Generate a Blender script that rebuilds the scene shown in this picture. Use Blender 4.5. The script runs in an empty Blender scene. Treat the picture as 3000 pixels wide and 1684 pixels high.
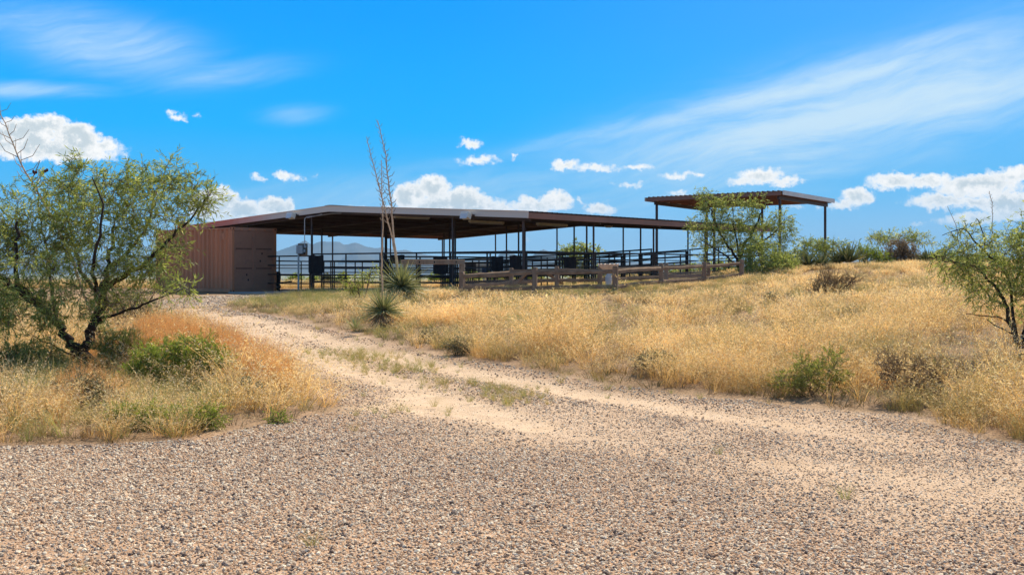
import bpy, math, random
import numpy as np
from mathutils import Vector, Matrix

random.seed(7)
RNG = np.random.default_rng(11)
sc = bpy.context.scene
COL = sc.collection
D2R = math.radians

# ------------------------------------------------------------------ camera
F = 3150.0            # focal length in photo pixels (photo 3000 x 1684)
HOR = 785.0           # horizon row
CAMZ = 1.6
cam_d = bpy.data.cameras.new('camera')
cam = bpy.data.objects.new('camera', cam_d)
COL.objects.link(cam)
sc.camera = cam
cam_d.sensor_width = 36.0
cam_d.lens = 36.0 * F / 3000.0
cam_d.shift_y = -(842.0 - HOR) / 3000.0
cam_d.clip_end = 60000
cam_d.clip_start = 0.1
cam.location = (0, 0, CAMZ)
cam.rotation_euler = (D2R(90), 0, 0)

# ------------------------------------------------------------------ sun, sky, exposure
SUN_AZ, SUN_EL = 28.0, 50.0     # azimuth clockwise from +Y
sd = Vector((math.sin(D2R(SUN_AZ)) * math.cos(D2R(SUN_EL)), math.cos(D2R(SUN_AZ)) * math.cos(D2R(SUN_EL)), math.sin(D2R(SUN_EL))))
sun_d = bpy.data.lights.new('sun', 'SUN')
sun_d.energy = 5.0
sun_d.angle = D2R(0.53)
sun_d.color = (1.0, 0.90, 0.75)
sun = bpy.data.objects.new('sun', sun_d)
COL.objects.link(sun)
sun.rotation_euler = sd.to_track_quat('Z', 'Y').to_euler()
sc.view_settings.view_transform = 'Standard'
sc.view_settings.look = 'None'
sc.view_settings.exposure = 0.34
sc.view_settings.gamma = 1.0
sc.view_settings.use_curve_mapping = False
sc.render.engine = 'CYCLES'
sc.cycles.max_bounces = 6
sc.cycles.diffuse_bounces = 3
sc.cycles.transmission_bounces = 4
sc.cycles.volume_bounces = 0
sc.cycles.use_denoising = True
sc.cycles.sample_clamp_indirect = 6.0


class NT:
    """small node-graph helper"""
    def __init__(s, tree):
        s.t = tree
        s.n = tree.nodes
        s.l = tree.links

    def node(s, typ, **kw):
        n = s.n.new(typ)
        for k, v in kw.items():
            setattr(n, k, v)
        return n

    def put(s, sock, v):
        if isinstance(v, bpy.types.NodeSocket):
            s.l.new(v, sock)
        elif v is not None:
            sock.default_value = v

    def math(s, op, a, b=None, c=None, clamp=False):
        n = s.node('ShaderNodeMath', operation=op, use_clamp=clamp)
        s.put(n.inputs[0], a); s.put(n.inputs[1], b); s.put(n.inputs[2], c)
        return n.outputs[0]

    def vmath(s, op, a, b=None, out=0):
        n = s.node('ShaderNodeVectorMath', operation=op)
        s.put(n.inputs[0], a); s.put(n.inputs[1], b)
        return n.outputs['Value'] if op in ('LENGTH', 'DOT_PRODUCT') else n.outputs[0]

    def noise(s, vec, scale, detail=3, rough=0.5, dist=0.0, out='Fac'):
        n = s.node('ShaderNodeTexNoise')
        s.put(n.inputs['Vector'], vec); s.put(n.inputs['Scale'], scale)
        n.inputs['Detail'].default_value = detail
        n.inputs['Roughness'].default_value = rough
        n.inputs['Distortion'].default_value = dist
        return n.outputs[out]

    def voro(s, vec, scale, out='Distance', feature='F1', rnd=1.0):
        n = s.node('ShaderNodeTexVoronoi', feature=feature)
        s.put(n.inputs['Vector'], vec); s.put(n.inputs['Scale'], scale)
        n.inputs['Randomness'].default_value = rnd
        return n.outputs[out]

    def mix(s, fac, a, b, blend='MIX'):
        n = s.node('ShaderNodeMix', data_type='RGBA', blend_type=blend)
        s.put(n.inputs[0], fac)
        s.put(n.inputs[6], a if isinstance(a, bpy.types.NodeSocket) else (*a[:3], 1))
        s.put(n.inputs[7], b if isinstance(b, bpy.types.NodeSocket) else (*b[:3], 1))
        return n.outputs[2]

    def ramp(s, fac, stops, interp='LINEAR'):
        n = s.node('ShaderNodeValToRGB')
        cr = n.color_ramp
        cr.interpolation = interp
        while len(cr.elements) < len(stops):
            cr.elements.new(0.5)
        for e, (p, c) in zip(cr.elements, stops):
            e.position = p
            e.color = (*c[:3], 1) if not isinstance(c, (int, float)) else (c, c, c, 1)
        s.put(n.inputs[0], fac)
        return n.outputs[0]

    def smooth(s, v, lo, hi, to0=0.0, to1=1.0):
        n = s.node('ShaderNodeMapRange', interpolation_type='SMOOTHSTEP')
        s.put(n.inputs[0], v)
        n.inputs[1].default_value = lo; n.inputs[2].default_value = hi
        n.inputs[3].default_value = to0; n.inputs[4].default_value = to1
        return n.outputs[0]

    def mapping(s, vec, scale=(1, 1, 1), rot=(0, 0, 0), loc=(0, 0, 0)):
        n = s.node('ShaderNodeMapping')
        s.put(n.inputs[0], vec)
        n.inputs['Scale'].default_value = scale
        n.inputs['Rotation'].default_value = rot
        n.inputs['Location'].default_value = loc
        return n.outputs[0]

    def comb(s, x, y, z=0.0):
        n = s.node('ShaderNodeCombineXYZ')
        s.put(n.inputs[0], x); s.put(n.inputs[1], y); s.put(n.inputs[2], z)
        return n.outputs[0]


def angles(px, py):
    """photo pixel -> (azimuth, elevation), in units where 1 = 100 photo pixels near the middle"""
    az = math.atan((px - 1500) / F)
    el = math.atan((HOR - py) / F * math.cos(az))
    return az * F / 100, el * F / 100


def build_world():
    w = bpy.data.worlds.new('World')
    sc.world = w
    w.use_nodes = True
    g = NT(w.node_tree)
    g.n.clear()
    out = g.node('ShaderNodeOutputWorld')
    bg = g.node('ShaderNodeBackground')
    g.l.new(bg.outputs[0], out.inputs[0])
    tc = g.node('ShaderNodeTexCoord')
    sep = g.node('ShaderNodeSeparateXYZ')
    g.l.new(tc.outputs['Generated'], sep.inputs[0])
    az = g.math('MULTIPLY', g.math('ARCTAN2', sep.outputs[0], sep.outputs[1]), F / 100)
    el = g.math('MULTIPLY', g.math('ARCSINE', sep.outputs[2]), F / 100)
    P = g.comb(az, el, 0.0)
    sky = g.node('ShaderNodeTexSky', sky_type='NISHITA')
    sky.sun_disc = False
    sky.sun_elevation = D2R(SUN_EL)
    sky.sun_rotation = D2R(SUN_AZ)
    sky.altitude = 1400
    sky.dust_density = 0.6
    nish = g.mix(1.0, sky.outputs[0], (0.11, 0.11, 0.11), 'MULTIPLY')
    # low band: deep saturated desert blue, paler to the horizon
    K = 0.79   # undo exposure 0.30
    def k(c): return tuple(x * K for x in c)
    low = g.ramp(g.math('DIVIDE', el, 9.5), [
        (0.0, k((0.44, 0.71, 0.92))), (0.10, k((0.32, 0.64, 0.95))), (0.24, k((0.07, 0.52, 1.0))),
        (0.42, k((0.0, 0.47, 1.08))), (0.75, k((0.0, 0.375, 1.08))), (1.0, k((0.0, 0.335, 1.08)))])
    base = g.mix(g.smooth(el, 9.0, 20.0), low, nish)
    # a little paler to the right of view, deeper to the left
    right = g.smooth(az, -4.0, 16.0)
    base = g.mix(g.math('MULTIPLY', right, 0.22), base, k((0.36, 0.66, 0.97)))
    # cirrus -----------------------------------------------------------------
    rot = g.mapping(P, rot=(0, 0, D2R(-13)))
    wv = g.noise(rot, 0.25, 2, 0.5, out='Color')
    wrp = g.vmath('ADD', rot, g.vmath('SCALE', g.vmath('SUBTRACT', wv, (0.5, 0.5, 0.5)), None))
    wrp.node.inputs[1].links[0].from_node.inputs[3].default_value = 1.6
    st = g.mapping(wrp, scale=(0.12, 1.0, 1))
    n1 = g.noise(st, 1.0, 6, 0.62)
    st2 = g.mapping(wrp, scale=(0.45, 3.6, 1), loc=(3.1, 1.7, 0))
    n2 = g.noise(st2, 1.0, 8, 0.68)
    cir = g.math('ADD', g.math('MULTIPLY', n1, 0.55), g.math('MULTIPLY', n2, 0.45))

    def blob(px, py, rx, ry, tilt=0):
        c = angles(px, py)
        d = g.mapping(g.vmath('SUBTRACT', P, (c[0], c[1], 0)), rot=(0, 0, D2R(-tilt)))
        d = g.vmath('MULTIPLY', d, (100 / rx, 100 / ry, 0))
        return g.smooth(g.vmath('LENGTH', d), 1.0, 0.0)
    b = g.math('MULTIPLY', blob(2450, 350, 1750, 320, 12), .95)
    b = g.math('MAXIMUM', b, g.math('MULTIPLY', blob(300, 130, 620, 170, -6), 0.80))
    b = g.math('MAXIMUM', b, g.math('MULTIPLY', blob(600, 220, 500, 90, 8), 0.62))
    b = g.math('MAXIMUM', b, g.math('MULTIPLY', blob(100, 265, 420, 45, 4), 0.75))
    b = g.math('MAXIMUM', b, g.math('MULTIPLY', blob(870, 335, 200, 60, 5), 0.6))
    b = g.math('MAXIMUM', b, g.math('MULTIPLY', blob(1300, 560, 1500, 150, 4), 0.65))
    b = g.math('MAXIMUM', b, g.math('MULTIPLY', blob(2800, 260, 900, 250, 14), .85))
    streak = g.math('MAXIMUM', g.math('MULTIPLY', blob(2050, 325, 1250, 40, 11.0), 0.9), g.math('MULTIPLY', blob(2600, 330, 900, 60, 9), 0.6))
    streak = g.math('MAXIMUM', streak, g.math('MULTIPLY', blob(2500, 180, 900, 40, 13), 0.5))
    b2 = g.math('ADD', b, g.math('MULTIPLY', streak, 0.34))
    cm = g.smooth(g.math('MULTIPLY', g.math('ADD', g.math('SUBTRACT', cir, 0.30), g.math('MULTIPLY', b2, 0.23)), b2), 0.0, 0.54)
    col = g.mix(g.math('MULTIPLY', cm, 0.93), base, k((0.66, 0.86, 1.0)))
    # cumulus ----------------------------------------------------------------
    E = [(70, 395, 90, 55), (140, 368, 62, 36), (225, 405, 72, 48), (305, 428, 40, 28), (150, 440, 210, 36), (0, 405, 75, 48),
         (518, 338, 30, 16), (498, 326, 14, 12), (577, 336, 12, 7),
         (600, 600, 50, 48), (655, 590, 52, 48), (710, 618, 70, 38), (800, 610, 62, 38), (845, 600, 26, 26), (740, 645, 150, 34),
         (755, 522, 27, 12), (828, 514, 36, 17), (868, 526, 40, 9), (926, 516, 14, 6),
         (1268, 552, 60, 42), (1200, 572, 58, 44), (1350, 585, 80, 42), (1330, 610, 190, 46), (1630, 586, 58, 34), (1560, 604, 80, 30), (1450, 612, 80, 26), (1090, 612, 90, 12),
         (1380, 421, 40, 19), (1405, 470, 70, 15), (1503, 461, 13, 11),
         (1655, 482, 48, 22), (1740, 492, 90, 14), (1870, 490, 56, 14),
         (1985, 514, 58, 14), (2045, 514, 36, 11), (1845, 540, 55, 10),
         (2230, 516, 78, 26), (2190, 534, 66, 16), (2295, 530, 66, 16),
         (1758, 613, 52, 24), (1985, 568, 38, 11), (1700, 590, 10, 14),
         (2510, 578, 52, 32), (2480, 600, 60, 18), (2620, 532, 88, 27), (2720, 528, 84, 24), (2860, 545, 130, 36), (2965, 515, 80, 26),
         (2760, 588, 110, 26), (2860, 590, 90, 24), (2955, 600, 80, 46), (2850, 640, 110, 22), (2688, 651, 28, 7), (2400, 613, 11, 6), (1540, 698, 15, 8), (2330, 606, 36, 9)]
    wn = g.noise(P, 2.6, 7, 0.66, out='Color')
    wn2 = g.vmath('SUBTRACT', wn, (0.5, 0.5, 0.5))
    sc2 = g.node('ShaderNodeVectorMath', operation='SCALE')
    g.l.new(wn2, sc2.inputs[0]); sc2.inputs[3].default_value = 0.60
    P2 = g.vmath('ADD', P, sc2.outputs[0])
    f = None
    for (px, py, rx, ry) in E:
        c = angles(px, py)
        d = g.vmath('MULTIPLY', g.vmath('SUBTRACT', P2, (c[0], c[1], 0)), (100 / rx, 100 / ry, 0))
        # field in cloud-size units: bigger clouds reach higher
        l = g.math('MULTIPLY_ADD', g.vmath('LENGTH', d), -min(rx, ry) / 30.0, min(rx, ry) / 30.0)
        f = l if f is None else g.math('MAXIMUM', f, l)
    # scattered cumulus round the rest of the sky
    elsew = g.math('MULTIPLY', g.smooth(g.math('ABSOLUTE', az), 17, 24), g.smooth(el, 14, 4))
    n3 = g.noise(g.mapping(P, scale=(0.14, 0.34, 1)), 1.0, 6, 0.6)
    f = g.math('MAXIMUM', f, g.math('SUBTRACT', g.math('MULTIPLY', g.math('ADD', g.math('MULTIPLY', g.math('SUBTRACT', n3, 0.54), 8.0), 1.0), elsew), 1.0))
    fine = g.noise(P, 5.5, 6, 0.62)
    fn = g.math('ADD', f, g.math('MULTIPLY', g.math('SUBTRACT', fine, 0.5), 0.75))
    mask = g.smooth(fn, -0.04, 0.46)
    inner = g.smooth(fn, 0.22, 1.0)
    lump = g.noise(g.mapping(P, loc=(0.1, -0.15, 0)), 2.4, 6, 0.62)
    shade = g.math('MULTIPLY', inner, g.smooth(lump, 0.64, 0.44))
    cc = g.mix(shade, k((1.12, 1.10, 1.06)), k((0.66, 0.74, 0.77)))
    # clouds low down fade into the air
    cc = g.mix(g.smooth(el, 2.2, 0.4, 0.0, 0.55), cc, low)
    col = g.mix(mask, col, cc)
    # below the horizon (never seen past the ground): earth-coloured bounce
    col = g.mix(g.smooth(el, 0.0, -2.0), col, (0.20, 0.17, 0.13))
    g.l.new(col, bg.inputs[0])
    bg.inputs[1].default_value = 1.0
    w.cycles.sampling_method = 'MANUAL'
    w.cycles.sample_map_resolution = 512


build_world()

# ------------------------------------------------------------------ helpers: materials
MATS = {}


def material(name, color, rough=0.8, metal=0.0, var=0.25, vscale=4.0, bump=0.0, bscale=30.0, color2=None, spec=0.3, stretch=(1, 1, 1), dirt=None, coord='Object'):
    m = bpy.data.materials.new(name)
    m.use_nodes = True
    g = NT(m.node_tree)
    bs = g.n['Principled BSDF']
    tc = g.node('ShaderNodeTexCoord')
    v = g.mapping(tc.outputs[coord], scale=stretch)
    n = g.noise(v, vscale, 5, 0.6)
    c2 = color2 or tuple(c * (1 - var) for c in color)
    c = g.mix(g.smooth(n, 0.3, 0.7), color, c2)
    if dirt:
        n2 = g.noise(v, vscale * 3.7, 6, 0.7)
        c = g.mix(g.smooth(n2, 0.56, 0.72, 0, 0.8), c, dirt)
    g.l.new(c, bs.inputs['Base Color'])
    bs.inputs['Roughness'].default_value = rough
    bs.inputs['Metallic'].default_value = metal
    bs.inputs['Specular IOR Level'].default_value = spec
    if bump:
        bn = g.node('ShaderNodeBump')
        bn.inputs['Strength'].default_value = bump
        bn.inputs['Distance'].default_value = 0.01
        g.l.new(g.noise(v, bscale, 4, 0.6), bn.inputs['Height'])
        g.l.new(bn.outputs[0], bs.inputs['Normal'])
    MATS[name] = m
    return m


def leaf_material(name, ca, cb, trans=0.35, rough=0.6, cc=None, instancer=False, tipcol=None):
    """two-sided foliage; a per-face (or per-instance) 'tint' attribute varies the colour of each leaf"""
    m = bpy.data.materials.new(name)
    m.use_nodes = True
    g = NT(m.node_tree)
    g.n.clear()
    out = g.node('ShaderNodeOutputMaterial')
    at = g.node('ShaderNodeAttribute', attribute_name='tint')
    t = at.outputs['Fac']
    c = g.ramp(t, [(0.0, ca), (0.6, cb), (1.0, cc or cb)])
    if instancer:
        ai = g.node('ShaderNodeAttribute', attribute_name='hue', attribute_type='INSTANCER')
        c = g.mix(ai.outputs['Fac'], c, tipcol)
        av = g.node('ShaderNodeAttribute', attribute_name='val', attribute_type='INSTANCER')
        c = g.mix(1.0, c, g.comb(av.outputs['Fac'], av.outputs['Fac'], av.outputs['Fac']), 'MULTIPLY')
    df = g.node('ShaderNodeBsdfDiffuse')
    g.l.new(c, df.inputs[0])
    tr = g.node('ShaderNodeBsdfTranslucent')
    g.l.new(g.mix(1.0, c, (1.25, 1.2, 0.8), 'MULTIPLY'), tr.inputs[0])
    ms = g.node('ShaderNodeMixShader')
    ms.inputs[0].default_value = trans
    g.l.new(df.outputs[0], ms.inputs[1]); g.l.new(tr.outputs[0], ms.inputs[2])
    gl = g.node('ShaderNodeBsdfGlossy')
    gl.inputs['Roughness'].default_value = rough
    gl.inputs[0].default_value = (0.8, 0.8, 0.8, 1)
    m2 = g.node('ShaderNodeMixShader')
    m2.inputs[0].default_value = 0.035
    g.l.new(ms.outputs[0], m2.inputs[1]); g.l.new(gl.outputs[0], m2.inputs[2])
    g.l.new(m2.outputs[0], out.inputs[0])
    MATS[name] = m
    return m


# ------------------------------------------------------------------ helpers: mesh
def tag(o, label=None, cat=None, group=None, kind=None):
    if label: o['label'] = label
    if cat: o['category'] = cat
    if group: o['group'] = group
    if kind: o['kind'] = kind
    return o


def empty(name, loc=(0, 0, 0), label=None, cat=None, group=None, rz=0.0):
    o = bpy.data.objects.new(name, None)
    o.location = loc
    o.rotation_euler = (0, 0, rz)
    o.empty_display_size = 0.3
    COL.objects.link(o)
    return tag(o, label, cat, group)


def mesh_obj(name, V, Q, mat, parent=None, tint=None, smooth=False, attrs=None):
    """V (n,3) world coordinates relative to the parent; Q: (m,4) or (m,3) int array, or list of both kinds"""
    V = np.asarray(V, dtype=np.float32)
    me = bpy.data.meshes.new(name)
    if isinstance(Q, np.ndarray):
        k = Q.shape[1]
        m = len(Q)
        me.vertices.add(len(V)); me.vertices.foreach_set('co', V.ravel())
        me.loops.add(m * k); me.loops.foreach_set('vertex_index', Q.astype(np.int32).ravel())
        me.polygons.add(m)
        me.polygons.foreach_set('loop_start', np.arange(0, m * k, k, dtype=np.int32))
        me.polygons.foreach_set('loop_total', np.full(m, k, dtype=np.int32))
        if smooth: me.polygons.foreach_set('use_smooth', np.ones(m, dtype=bool))
        me.update(calc_edges=True)
    else:
        me.from_pydata([tuple(map(float, v)) for v in V], [], [tuple(int(i) for i in f) for f in Q])
        if smooth:
            me.polygons.foreach_set('use_smooth', np.ones(len(me.polygons), dtype=bool))
        me.update()
    if tint is not None:
        a = me.attributes.new('tint', 'FLOAT', 'FACE')
        a.data.foreach_set('value', np.asarray(tint, dtype=np.float32))
    if attrs:
        for kname, (dom, arr) in attrs.items():
            a = me.attributes.new(kname, 'FLOAT', dom)
            a.data.foreach_set('value', np.asarray(arr, dtype=np.float32))
    if mat: me.materials.append(mat)
    o = bpy.data.objects.new(name, me)
    COL.objects.link(o)
    if parent is not None: o.parent = parent
    return o


class MB:
    def __init__(s, origin=(0, 0, 0)):
        s.V = []; s.Fc = []; s.o = Vector(origin); s.T = []

    def add(s, vs, fs, t=None):
        n = len(s.V)
        s.V += [Vector(v) - s.o for v in vs]
        s.Fc += [tuple(i + n for i in f) for f in fs]
        if t is not None: s.T += [t] * len(fs)

    def frame(s, c, ex, ey, ez, t=None):
        """box: centre c, half-axis vectors"""
        c, ex, ey, ez = map(Vector, (c, ex, ey, ez))
        vs = [c + a * ex + b * ey + d * ez for a in (-1, 1) for b in (-1, 1) for d in (-1, 1)]
        s.add(vs, [(0, 1, 3, 2), (4, 6, 7, 5), (0, 4, 5, 1), (2, 3, 7, 6), (0, 2, 6, 4), (1, 5, 7, 3)], t)

    def box(s, c, size, rz=0.0):
        ca, sa = math.cos(rz), math.sin(rz)
        s.frame(c, (ca * size[0] / 2, sa * size[0] / 2, 0), (-sa * size[1] / 2, ca * size[1] / 2, 0), (0, 0, size[2] / 2))

    def beam(s, a, b, w, h, up=(0, 0, 1)):
        a, b, up = Vector(a), Vector(b), Vector(up)
        d = (b - a)
        L = d.length
        d.normalize()
        side = d.cross(up)
        if side.length < 1e-4: side = d.cross(Vector((1, 0, 0)))
        side.normalize()
        u = side.cross(d)
        s.frame((a + b) / 2, d * L / 2, side * w / 2, u * h / 2)

    def tube(s, pts, r, n=6, cap=True):
        pts = [Vector(p) for p in pts]
        rs = r if isinstance(r, (list, tuple)) else [r] * len(pts)
        base = len(s.V)
        vs = []
        prev = None
        for i, p in enumerate(pts):
            d = (pts[min(i + 1, len(pts) - 1)] - pts[max(i - 1, 0)])
            if d.length < 1e-9: d = Vector((0, 0, 1))
            d.normalize()
            a = (prev if prev is not None else (Vector((0, 0, 1)) if abs(d.z) < 0.9 else Vector((1, 0, 0))))
            a = a - d * a.dot(d)
            if a.length < 1e-5: a = d.orthogonal()
            a.normalize(); prev = a
            b = d.cross(a)
            for k in range(n):
                th = 2 * math.pi * k / n
                vs.append(p + (a * math.cos(th) + b * math.sin(th)) * rs[i])
        fs = []
        for i in range(len(pts) - 1):
            for k in range(n):
                k2 = (k + 1) % n
                fs.append((i * n + k, i * n + k2, (i + 1) * n + k2, (i + 1) * n + k))
        if cap:
            fs.append(tuple(range(n))[::-1]); fs.append(tuple((len(pts) - 1) * n + k for k in range(n)))
        s.add(vs, fs)

    def lathe(s, c, prof, n=20):
        c = Vector(c)
        vs = []
        for (r, z) in prof:
            for k in range(n):
                th = 2 * math.pi * k / n
                vs.append(c + Vector((r * math.cos(th), r * math.sin(th), z)))
        fs = [(i * n + k, i * n + (k + 1) % n, (i + 1) * n + (k + 1) % n, (i + 1) * n + k) for i in range(len(prof) - 1) for k in range(n)]
        fs.append(tuple(range(n))[::-1]); fs.append(tuple((len(prof) - 1) * n + k for k in range(n)))
        s.add(vs, fs)

    def build(s, name, mat, parent=None, smooth=False, bevel=0.0):
        o = mesh_obj(name, [tuple(v) for v in s.V], s.Fc, mat, parent, smooth=smooth)
        if bevel:
            b = o.modifiers.new('bevel', 'BEVEL'); b.width = bevel; b.segments = 2; b.limit_method = 'ANGLE'
        return o


# ------------------------------------------------------------------ terrain
TP = []   # (px, Z, z)
for p in (-1500, -500, 0, 750, 1500, 2250, 3000, 3700, 4500):
    for Z in (2.0, 5.0, 8.5): TP.append((p, Z, 0.0))
TP += [(300, 12, .03), (240, 17, .05), (-300, 17, .0), (0, 25, .1), (400, 25, .12), (400, 35, .25), (0, 40, .3), (-900, 40, .2), (-900, 20, 0), (900, 12, 0), (1500, 12, 0),
       (900, 20, .15), (1500, 15, .04), (700, 35, .32), (640, 42, .42), (680, 47.7, .50), (810, 49.6, .53), (420, 50, .46), (0, 55, .5),
       (1120, 24, .30), (1100, 20.5, .22), (1175, 32, .60), (1346, 34, .70), (1566, 34, .75), (1803, 32, .84), (1938, 36, .96), (2062, 38, 1.05), (2170, 40, 1.16),
       (901, 47, .55), (1106, 44, .62), (1309, 41.6, .74), (1518, 39.3, .86), (1723, 42.6, .93), (1900, 46, .95), (2015, 48.5, 1.0),
       (1006, 60, .44), (1362, 69, .35), (1600, 65, .5), (2100, 65, .9), (1911, 63.5, .8), (2297, 56, 1.35), (2418, 62, 1.4), (2700, 70, 1.3), (3500, 70, 1.3),
       (2400, 42, 1.50), (2700, 45, 1.68), (3000, 45, 1.68), (3500, 40, 1.5), (4500, 40, 1.5), (2550, 34, 1.07), (3000, 32, 1.15),
       (2000, 25, .56), (2300, 25, .62), (2700, 22, .56), (3000, 15.5, .48), (3000, 22, .80), (3600, 22, .85), (3600, 14, .4), (2300, 14, .10), (1700, 18, .2), (1400, 22, .30), (1500, 28, .52), (2800, 12, .06), (3200, 10.5, .03),
       (-1500, 90, -.1), (0, 90, -.1), (750, 90, -.1), (1500, 90, -.1), (2100, 95, .2), (2800, 100, .6), (4500, 100, .6), (0, 140, -.9), (1500, 140, -.9), (2600, 140, -.5), (-1500, 140, -.9), (4500, 140, -.5)]
TPX = np.array([[(p - 1500) / F * Z, Z] for p, Z, z in TP])
TPZ = np.array([z for p, Z, z in TP])


def _phi(r2):
    return 0.5 * r2 * np.log(r2 + 1e-9)


_d2 = ((TPX[:, None, :] - TPX[None]) ** 2).sum(-1)
_n = len(TPX)
_A = np.zeros((_n + 3, _n + 3))
_A[:_n, :_n] = _phi(_d2) + np.eye(_n) * 2.0
_A[:_n, _n] = 1; _A[:_n, _n + 1:] = TPX
_A[_n, :_n] = 1; _A[_n + 1:, :_n] = TPX.T
_W = np.linalg.solve(_A, np.concatenate([TPZ, [0, 0, 0]]))


def vnoise(x, y, s=1.0, seed=0):
    """cheap smooth value noise in -1..1"""
    x = np.asarray(x) / s; y = np.asarray(y) / s
    xi = np.floor(x).astype(np.int64); yi = np.floor(y).astype(np.int64)
    fx = x - xi; fy = y - yi
    fx = fx * fx * (3 - 2 * fx); fy = fy * fy * (3 - 2 * fy)

    def h(a, b):
        n = (a * 374761393 + b * 668265263 + seed * 974711) & 0xffffffff
        n = ((n ^ (n >> 13)) * 1274126177) & 0xffffffff
        return ((n ^ (n >> 16)) & 0xffff) / 32767.5 - 1
    return (h(xi, yi) * (1 - fx) + h(xi + 1, yi) * fx) * (1 - fy) + (h(xi, yi + 1) * (1 - fx) + h(xi + 1, yi + 1) * fx) * fy


FR = np.log(np.array([100, 150, 300, 1000, 3000, 8000, 14000, 40000.]))
FZ = np.array([-.2, -1.1, -2.8, -9, -24, -42, -20, -20.])


def ground_z(x, y):
    x = np.atleast_1d(np.asarray(x, dtype=float)); y = np.atleast_1d(np.asarray(y, dtype=float))
    r = np.hypot(x, y)
    sx, sy = x, y
    lim = 145.0
    s = np.minimum(1.0, lim / np.maximum(r, 1e-6))
    qx, qy = x * s, y * s
    out = np.zeros_like(x)
    for i in range(0, len(x), 20000):
        a = np.stack([qx[i:i + 20000], qy[i:i + 20000]], -1)
        d2 = ((a[:, None, :] - TPX[None]) ** 2).sum(-1)
        out[i:i + 20000] = _phi(d2) @ _W[:_n] + _W[_n] + a @ _W[_n + 1:]
    out = np.where(y < 3, out * np.clip((y + 3) / 6, 0, 1), out)
    far = np.interp(np.log(np.maximum(r, 1)), FR, FZ)
    t = np.clip((r - 105) / 40, 0, 1); t = t * t * (3 - 2 * t)
    z = out * (1 - t) + far * t
    z = z + 0.02 * vnoise(x, y, 1.7, 3) * np.clip(r / 12, 0.25, 1) + 0.035 * vnoise(x, y, 5.3, 4) * np.clip((r - 8) / 20, 0, 1)
    z = z + np.clip((r - 200) / 800, 0, 1) * 1.5 * vnoise(x, y, 260, 9)
    return z


def gz(x, y): return float(ground_z([x], [y])[0])


def at(px, Z, z=None):
    x = (px - 1500) / F * Z
    return Vector((x, Z, gz(x, Z) if z is None else z))


def P3(px, py, Z):
    """world point seen at photo pixel (px,py) at distance Z along the view axis"""
    return Vector(((px - 1500) / F * Z, Z, CAMZ + (HOR - py) / F * Z))


def pix_ground(pp):
    """photo pixels on the ground -> world XY (marching along the ray)"""
    res = []
    Zs = np.exp(np.linspace(math.log(3), math.log(140), 260))
    for px, py in pp:
        xs = (px - 1500) / F * Zs
        g = ground_z(xs, Zs)
        ray = CAMZ + (HOR - py) / F * Zs
        k = np.argmax(ray <= g) if (ray <= g).any() else len(Zs) - 1
        k = max(k, 1)
        a = (ray - g)[k - 1]; b = (ray - g)[k]
        t = a / (a - b) if a != b else 0
        Z = Zs[k - 1] + (Zs[k] - Zs[k - 1]) * t
        res.append(((px - 1500) / F * Z, Z))
    return np.array(res)


def in_poly(x, y, poly):
    inside = np.zeros(x.shape, bool)
    n = len(poly)
    for i in range(n):
        x1, y1 = poly[i]; x2, y2 = poly[(i + 1) % n]
        c = ((y1 > y) != (y2 > y)) & (x < (x2 - x1) * (y - y1) / (y2 - y1 + 1e-12) + x1)
        inside ^= c
    return inside


def dist_line(x, y, line):
    d = np.full(x.shape, 1e9)
    for i in range(len(line) - 1):
        ax, ay = line[i]; bx, by = line[i + 1]
        vx, vy = bx - ax, by - ay
        t = np.clip(((x - ax) * vx + (y - ay) * vy) / (vx * vx + vy * vy + 1e-12), 0, 1)
        d = np.minimum(d, np.hypot(x - ax - t * vx, y - ay - t * vy))
    return d


# road outline: right edge seen from the container to the near right, then behind the camera, then the left edge
R_edge = pix_ground([(640, 872), (700, 884), (633, 901), (710, 916), (788, 924), (885, 944), (982, 971), (1040, 983), (1099, 996), (1176, 1019), (1331, 1050), (1400, 1058), (1455, 1064), (1610, 1092), (1746, 1126), (1882, 1136), (2037, 1164), (2193, 1172), (2388, 1200), (2560, 1210), (2660, 1222), (2815, 1270), (3000, 1302)])
R_edge = R_edge[2:]
L_edge = pix_ground([(0, 1307), (300, 1302), (600, 1288), (700, 1256), (850, 1230), (985, 1205), (985, 1170), (900, 1130), (800, 1085), (700, 1040), (600, 1000), (500, 965), (430, 935), (405, 905), (430, 884), (560, 872)])
NEAR_SLAB = [tuple(at(680, 46.6)[:2]), tuple(at(810, 48.3)[:2]), tuple(at(900, 46.2)[:2]), tuple(at(760, 43.5)[:2])]
top = [tuple(at(690, 46.5)[:2]), tuple(at(880, 45.5)[:2]), tuple(at(800, 40.5)[:2])]
ROAD = [(-60, 9.4), (-14, 9.6)] + [tuple(p) for p in L_edge] + top + [tuple(p) for p in R_edge] + [(14, 9.3), (60, 9.0), (60, -60), (-60, -60)]
LEFTCLUMP_TIP = pix_ground([(985, 1205)])[0]
TR1 = pix_ground([(560, 905), (640, 930), (760, 975), (900, 1035), (1050, 1085), (1200, 1130), (1350, 1190), (1600, 1260), (2000, 1330), (2600, 1400), (3000, 1430)])
TR2 = pix_ground([(700, 925), (850, 960), (1000, 1005), (1150, 1040), (1300, 1075), (1500, 1110), (1700, 1150), (2000, 1200), (2300, 1245), (2600, 1290), (3000, 1350)])
MID = pix_ground([(980, 1030), (1100, 1060), (1250, 1100), (1420, 1145), (1600, 1180)])
SAND = pix_ground([(1300, 1190), (1600, 1240), (2000, 1300), (2500, 1360), (3100, 1430)])
SANDL = pix_ground([(1000, 1195), (1200, 1180), (1300, 1200)])


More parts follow.
